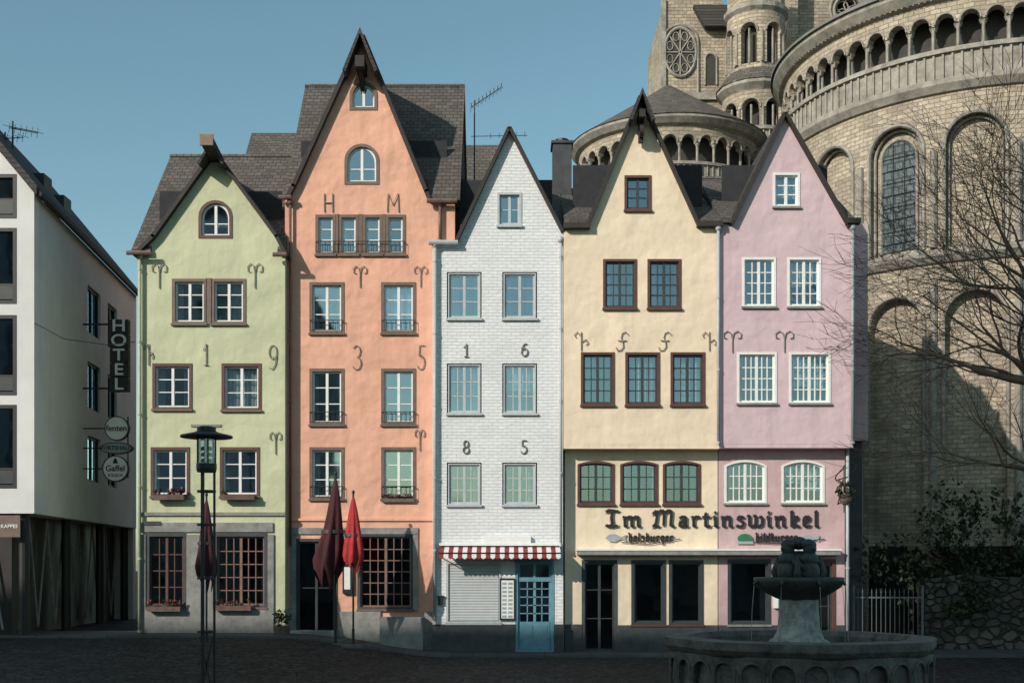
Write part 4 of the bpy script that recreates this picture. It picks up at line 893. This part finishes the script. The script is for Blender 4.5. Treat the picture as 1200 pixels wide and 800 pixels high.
for i in range(4):
    a=i*math.pi/2+.5; cx_,cy_=fx+.15*k*math.cos(a),fyy+.15*k*math.sin(a)
    SC.ell((cx_,cy_,2.22),(.15,.15,.17),14,10); SC.ell((cx_,cy_,2.38),(.13,.12,.11),14,10)
    hx,hy=fx+.16*k*math.cos(a),fyy+.16*k*math.sin(a); SC.ell((hx,hy,2.53),(.085,.085,.10),14,10); SC.ell((hx-.02*math.cos(a),hy-.02*math.sin(a),2.58),(.10,.10,.075),14,8)
    SC.ell((hx+.09*math.cos(a),hy+.09*math.sin(a),2.525),(.02,.02,.024),8,6)
    b=a+.78; SC.tube([(cx_,cy_,2.42),(fx+.27*math.cos(b),fyy+.27*math.sin(b),2.33),(fx+.28*math.cos(a+1.2),fyy+.28*math.sin(a+1.2),2.24)],.055,8,.03)
    SC.tube([(fx+.26*math.cos(b),fyy+.26*math.sin(b),2.1),(fx+.32*math.cos(b),fyy+.32*math.sin(b),2.22),(fx+.27*math.cos(b),fyy+.27*math.sin(b),2.42)],.07,8,.02)
SC.ell((fx,fyy,2.6),(.12,.12,.09))
for i in range(8):
    a=i*math.pi/4+.2; P(g,'water_jets','lime').tube([(fx+.63*math.cos(a),fyy+.63*math.sin(a),2.04),(fx+.66*math.cos(a),fyy+.66*math.sin(a),1.7),(fx+.67*math.cos(a),fyy+.67*math.sin(a),1.2)],.003,4)

g='potted_plant'; yy=-.9; grp(g,g,(PX(330,yy),yy,.4))
P(g,'pot','copper').lathe(PX(330,yy),yy,[(.0,.42),(.16,.42),(.22,.78),(.19,.78),(0,.72)],20); leafmass(P(g,'leaves','leaf'),(PX(330,yy),yy,.98),(.24,.24,.24),220,.07)
g='overhead_cable'; grp(g,g,(-12,0,9)); P(g,'wire','black').tube([(HX(-1.6),-1.6,PZ(378,-1.6)),(-11.6,-.9,PZ(397,-.9)),(-10.6,-.5,PZ(404,-.5)),(PX(163),-.31,PZ(403))],.010,5)

# ============================================================ GROUND
def gz(x,y):
    s=lambda a,b,t:(lambda u:u*u*(3-2*u))(min(1,max(0,(t-a)/(b-a))))
    return .5*(1-s(-6,-1.5,x))*s(-12,-1,y)
xs=[-500,-250,-120,-70,-40]+[i*.75 for i in range(-40,41)]+[40,70,120,250,500]; ys=[-400,-200,-100,-60]+[i*.75 for i in range(-56,27)]+[30,60,120,300,600]
gm=Part(None,'ground',mt['cobble']); gm.add([(x,y,gz(x,y)) for y in ys for x in xs],[(j*len(xs)+i,j*len(xs)+i+1,(j+1)*len(xs)+i+1,(j+1)*len(xs)+i) for j in range(len(ys)-1) for i in range(len(xs)-1)]); gm.smooth=True; gm.finish()
pv=Part(None,'pavement',mt['paving']); xs2=[i*.75 for i in range(-24,20)]; ys2=[-1.55,-1.5,-.75,0,.75]
pv.add([(x,y,gz(x,y)+(.06 if y>-1.52 else .0)) for y in ys2 for x in xs2],[(j*len(xs2)+i,j*len(xs2)+i+1,(j+1)*len(xs2)+i+1,(j+1)*len(xs2)+i) for j in range(len(ys2)-1) for i in range(len(xs2)-1)]); pv.finish()

# ============================================================ UNSEEN BLOCKS ADDED BEHIND THE CAMERA (for shade and window reflections)
def block(gk,name,x0,x1,h,ridge,mat):
    grp(gk,name,((x0+x1)/2,-42,0)); P(gk,'walls',mat).box(x0,x1,-50,-36.5,0,h); P(gk,'roof','slate_s').prismx([(-36.2,h),(-43,ridge),(-50.2,h)],x0,x1)
    n=max(1,int((x1-x0)/3))
    for i in range(n):
        z=1.2
        while z<h-2: P(gk,'windows','sashd').box(x0+(i+.3)*(x1-x0)/n,x0+(i+.7)*(x1-x0)/n,-36.51,-36.45,z,z+1.6); z+=3
block('opp0','shade_block',-72,-46.3,26.9,28,'cream'); block('opp1','shade_block',-46.2,-27.4,26.6,27.5,'greystone'); block('opp2','shade_tower',-26.9,-15,41.5,42,'hotel'); block('opp3','shade_block',-14.8,-11.5,17.5,18.5,'greystone'); block('opp4','reflection_block',-11.3,16,4.2,5.6,'greystone')  # added occluders, sized to shade square and church; low one for window reflections

for p in parts.values(): p.finish()

# ============================================================ LIGHT, WORLD, CAMERA
w=bpy.data.worlds.new("World"); scene.world=w; w.use_nodes=True; nt=w.node_tree; bg=nt.nodes['Background']
sky=nt.nodes.new('ShaderNodeTexSky'); sky.sky_type='NISHITA'; sky.sun_disc=False; sky.sun_elevation=EL; sky.sun_rotation=math.radians(225); sky.air_density=1.0; sky.dust_density=1.2; sky.ozone_density=1.0
mx=nt.nodes.new('ShaderNodeMix'); mx.data_type='RGBA'; mx.blend_type='MULTIPLY'; mx.inputs[0].default_value=1; mx.inputs[7].default_value=(.92,1.12,.95,1)
nt.links.new(sky.outputs[0],mx.inputs[6]); nt.links.new(mx.outputs[2],bg.inputs[0]); bg.inputs[1].default_value=.138
sl=bpy.data.lights.new('sun','SUN'); sl.energy=4.0; sl.angle=math.radians(.5); sl.color=(1,.91,.81); so=bpy.data.objects.new('sun',sl); scene.collection.objects.link(so)
d=Vector((math.sin(AZ)*math.cos(EL),math.cos(AZ)*math.cos(EL),-math.sin(EL))); so.rotation_euler=d.to_track_quat('-Z','Y').to_euler(); so.location=(-30,-30,40)
cam=bpy.data.cameras.new('camera'); co=bpy.data.objects.new('camera',cam); scene.collection.objects.link(co); co.location=(0,-CD,EZ); co.rotation_euler=(math.radians(90),0,0)
cam.sensor_width=36; cam.lens=F/1200*36; cam.shift_y=265/1200; cam.clip_end=2000; cam.clip_start=.1; scene.camera=co
scene.view_settings.view_transform='Standard'; scene.view_settings.look='None'; scene.view_settings.exposure=0
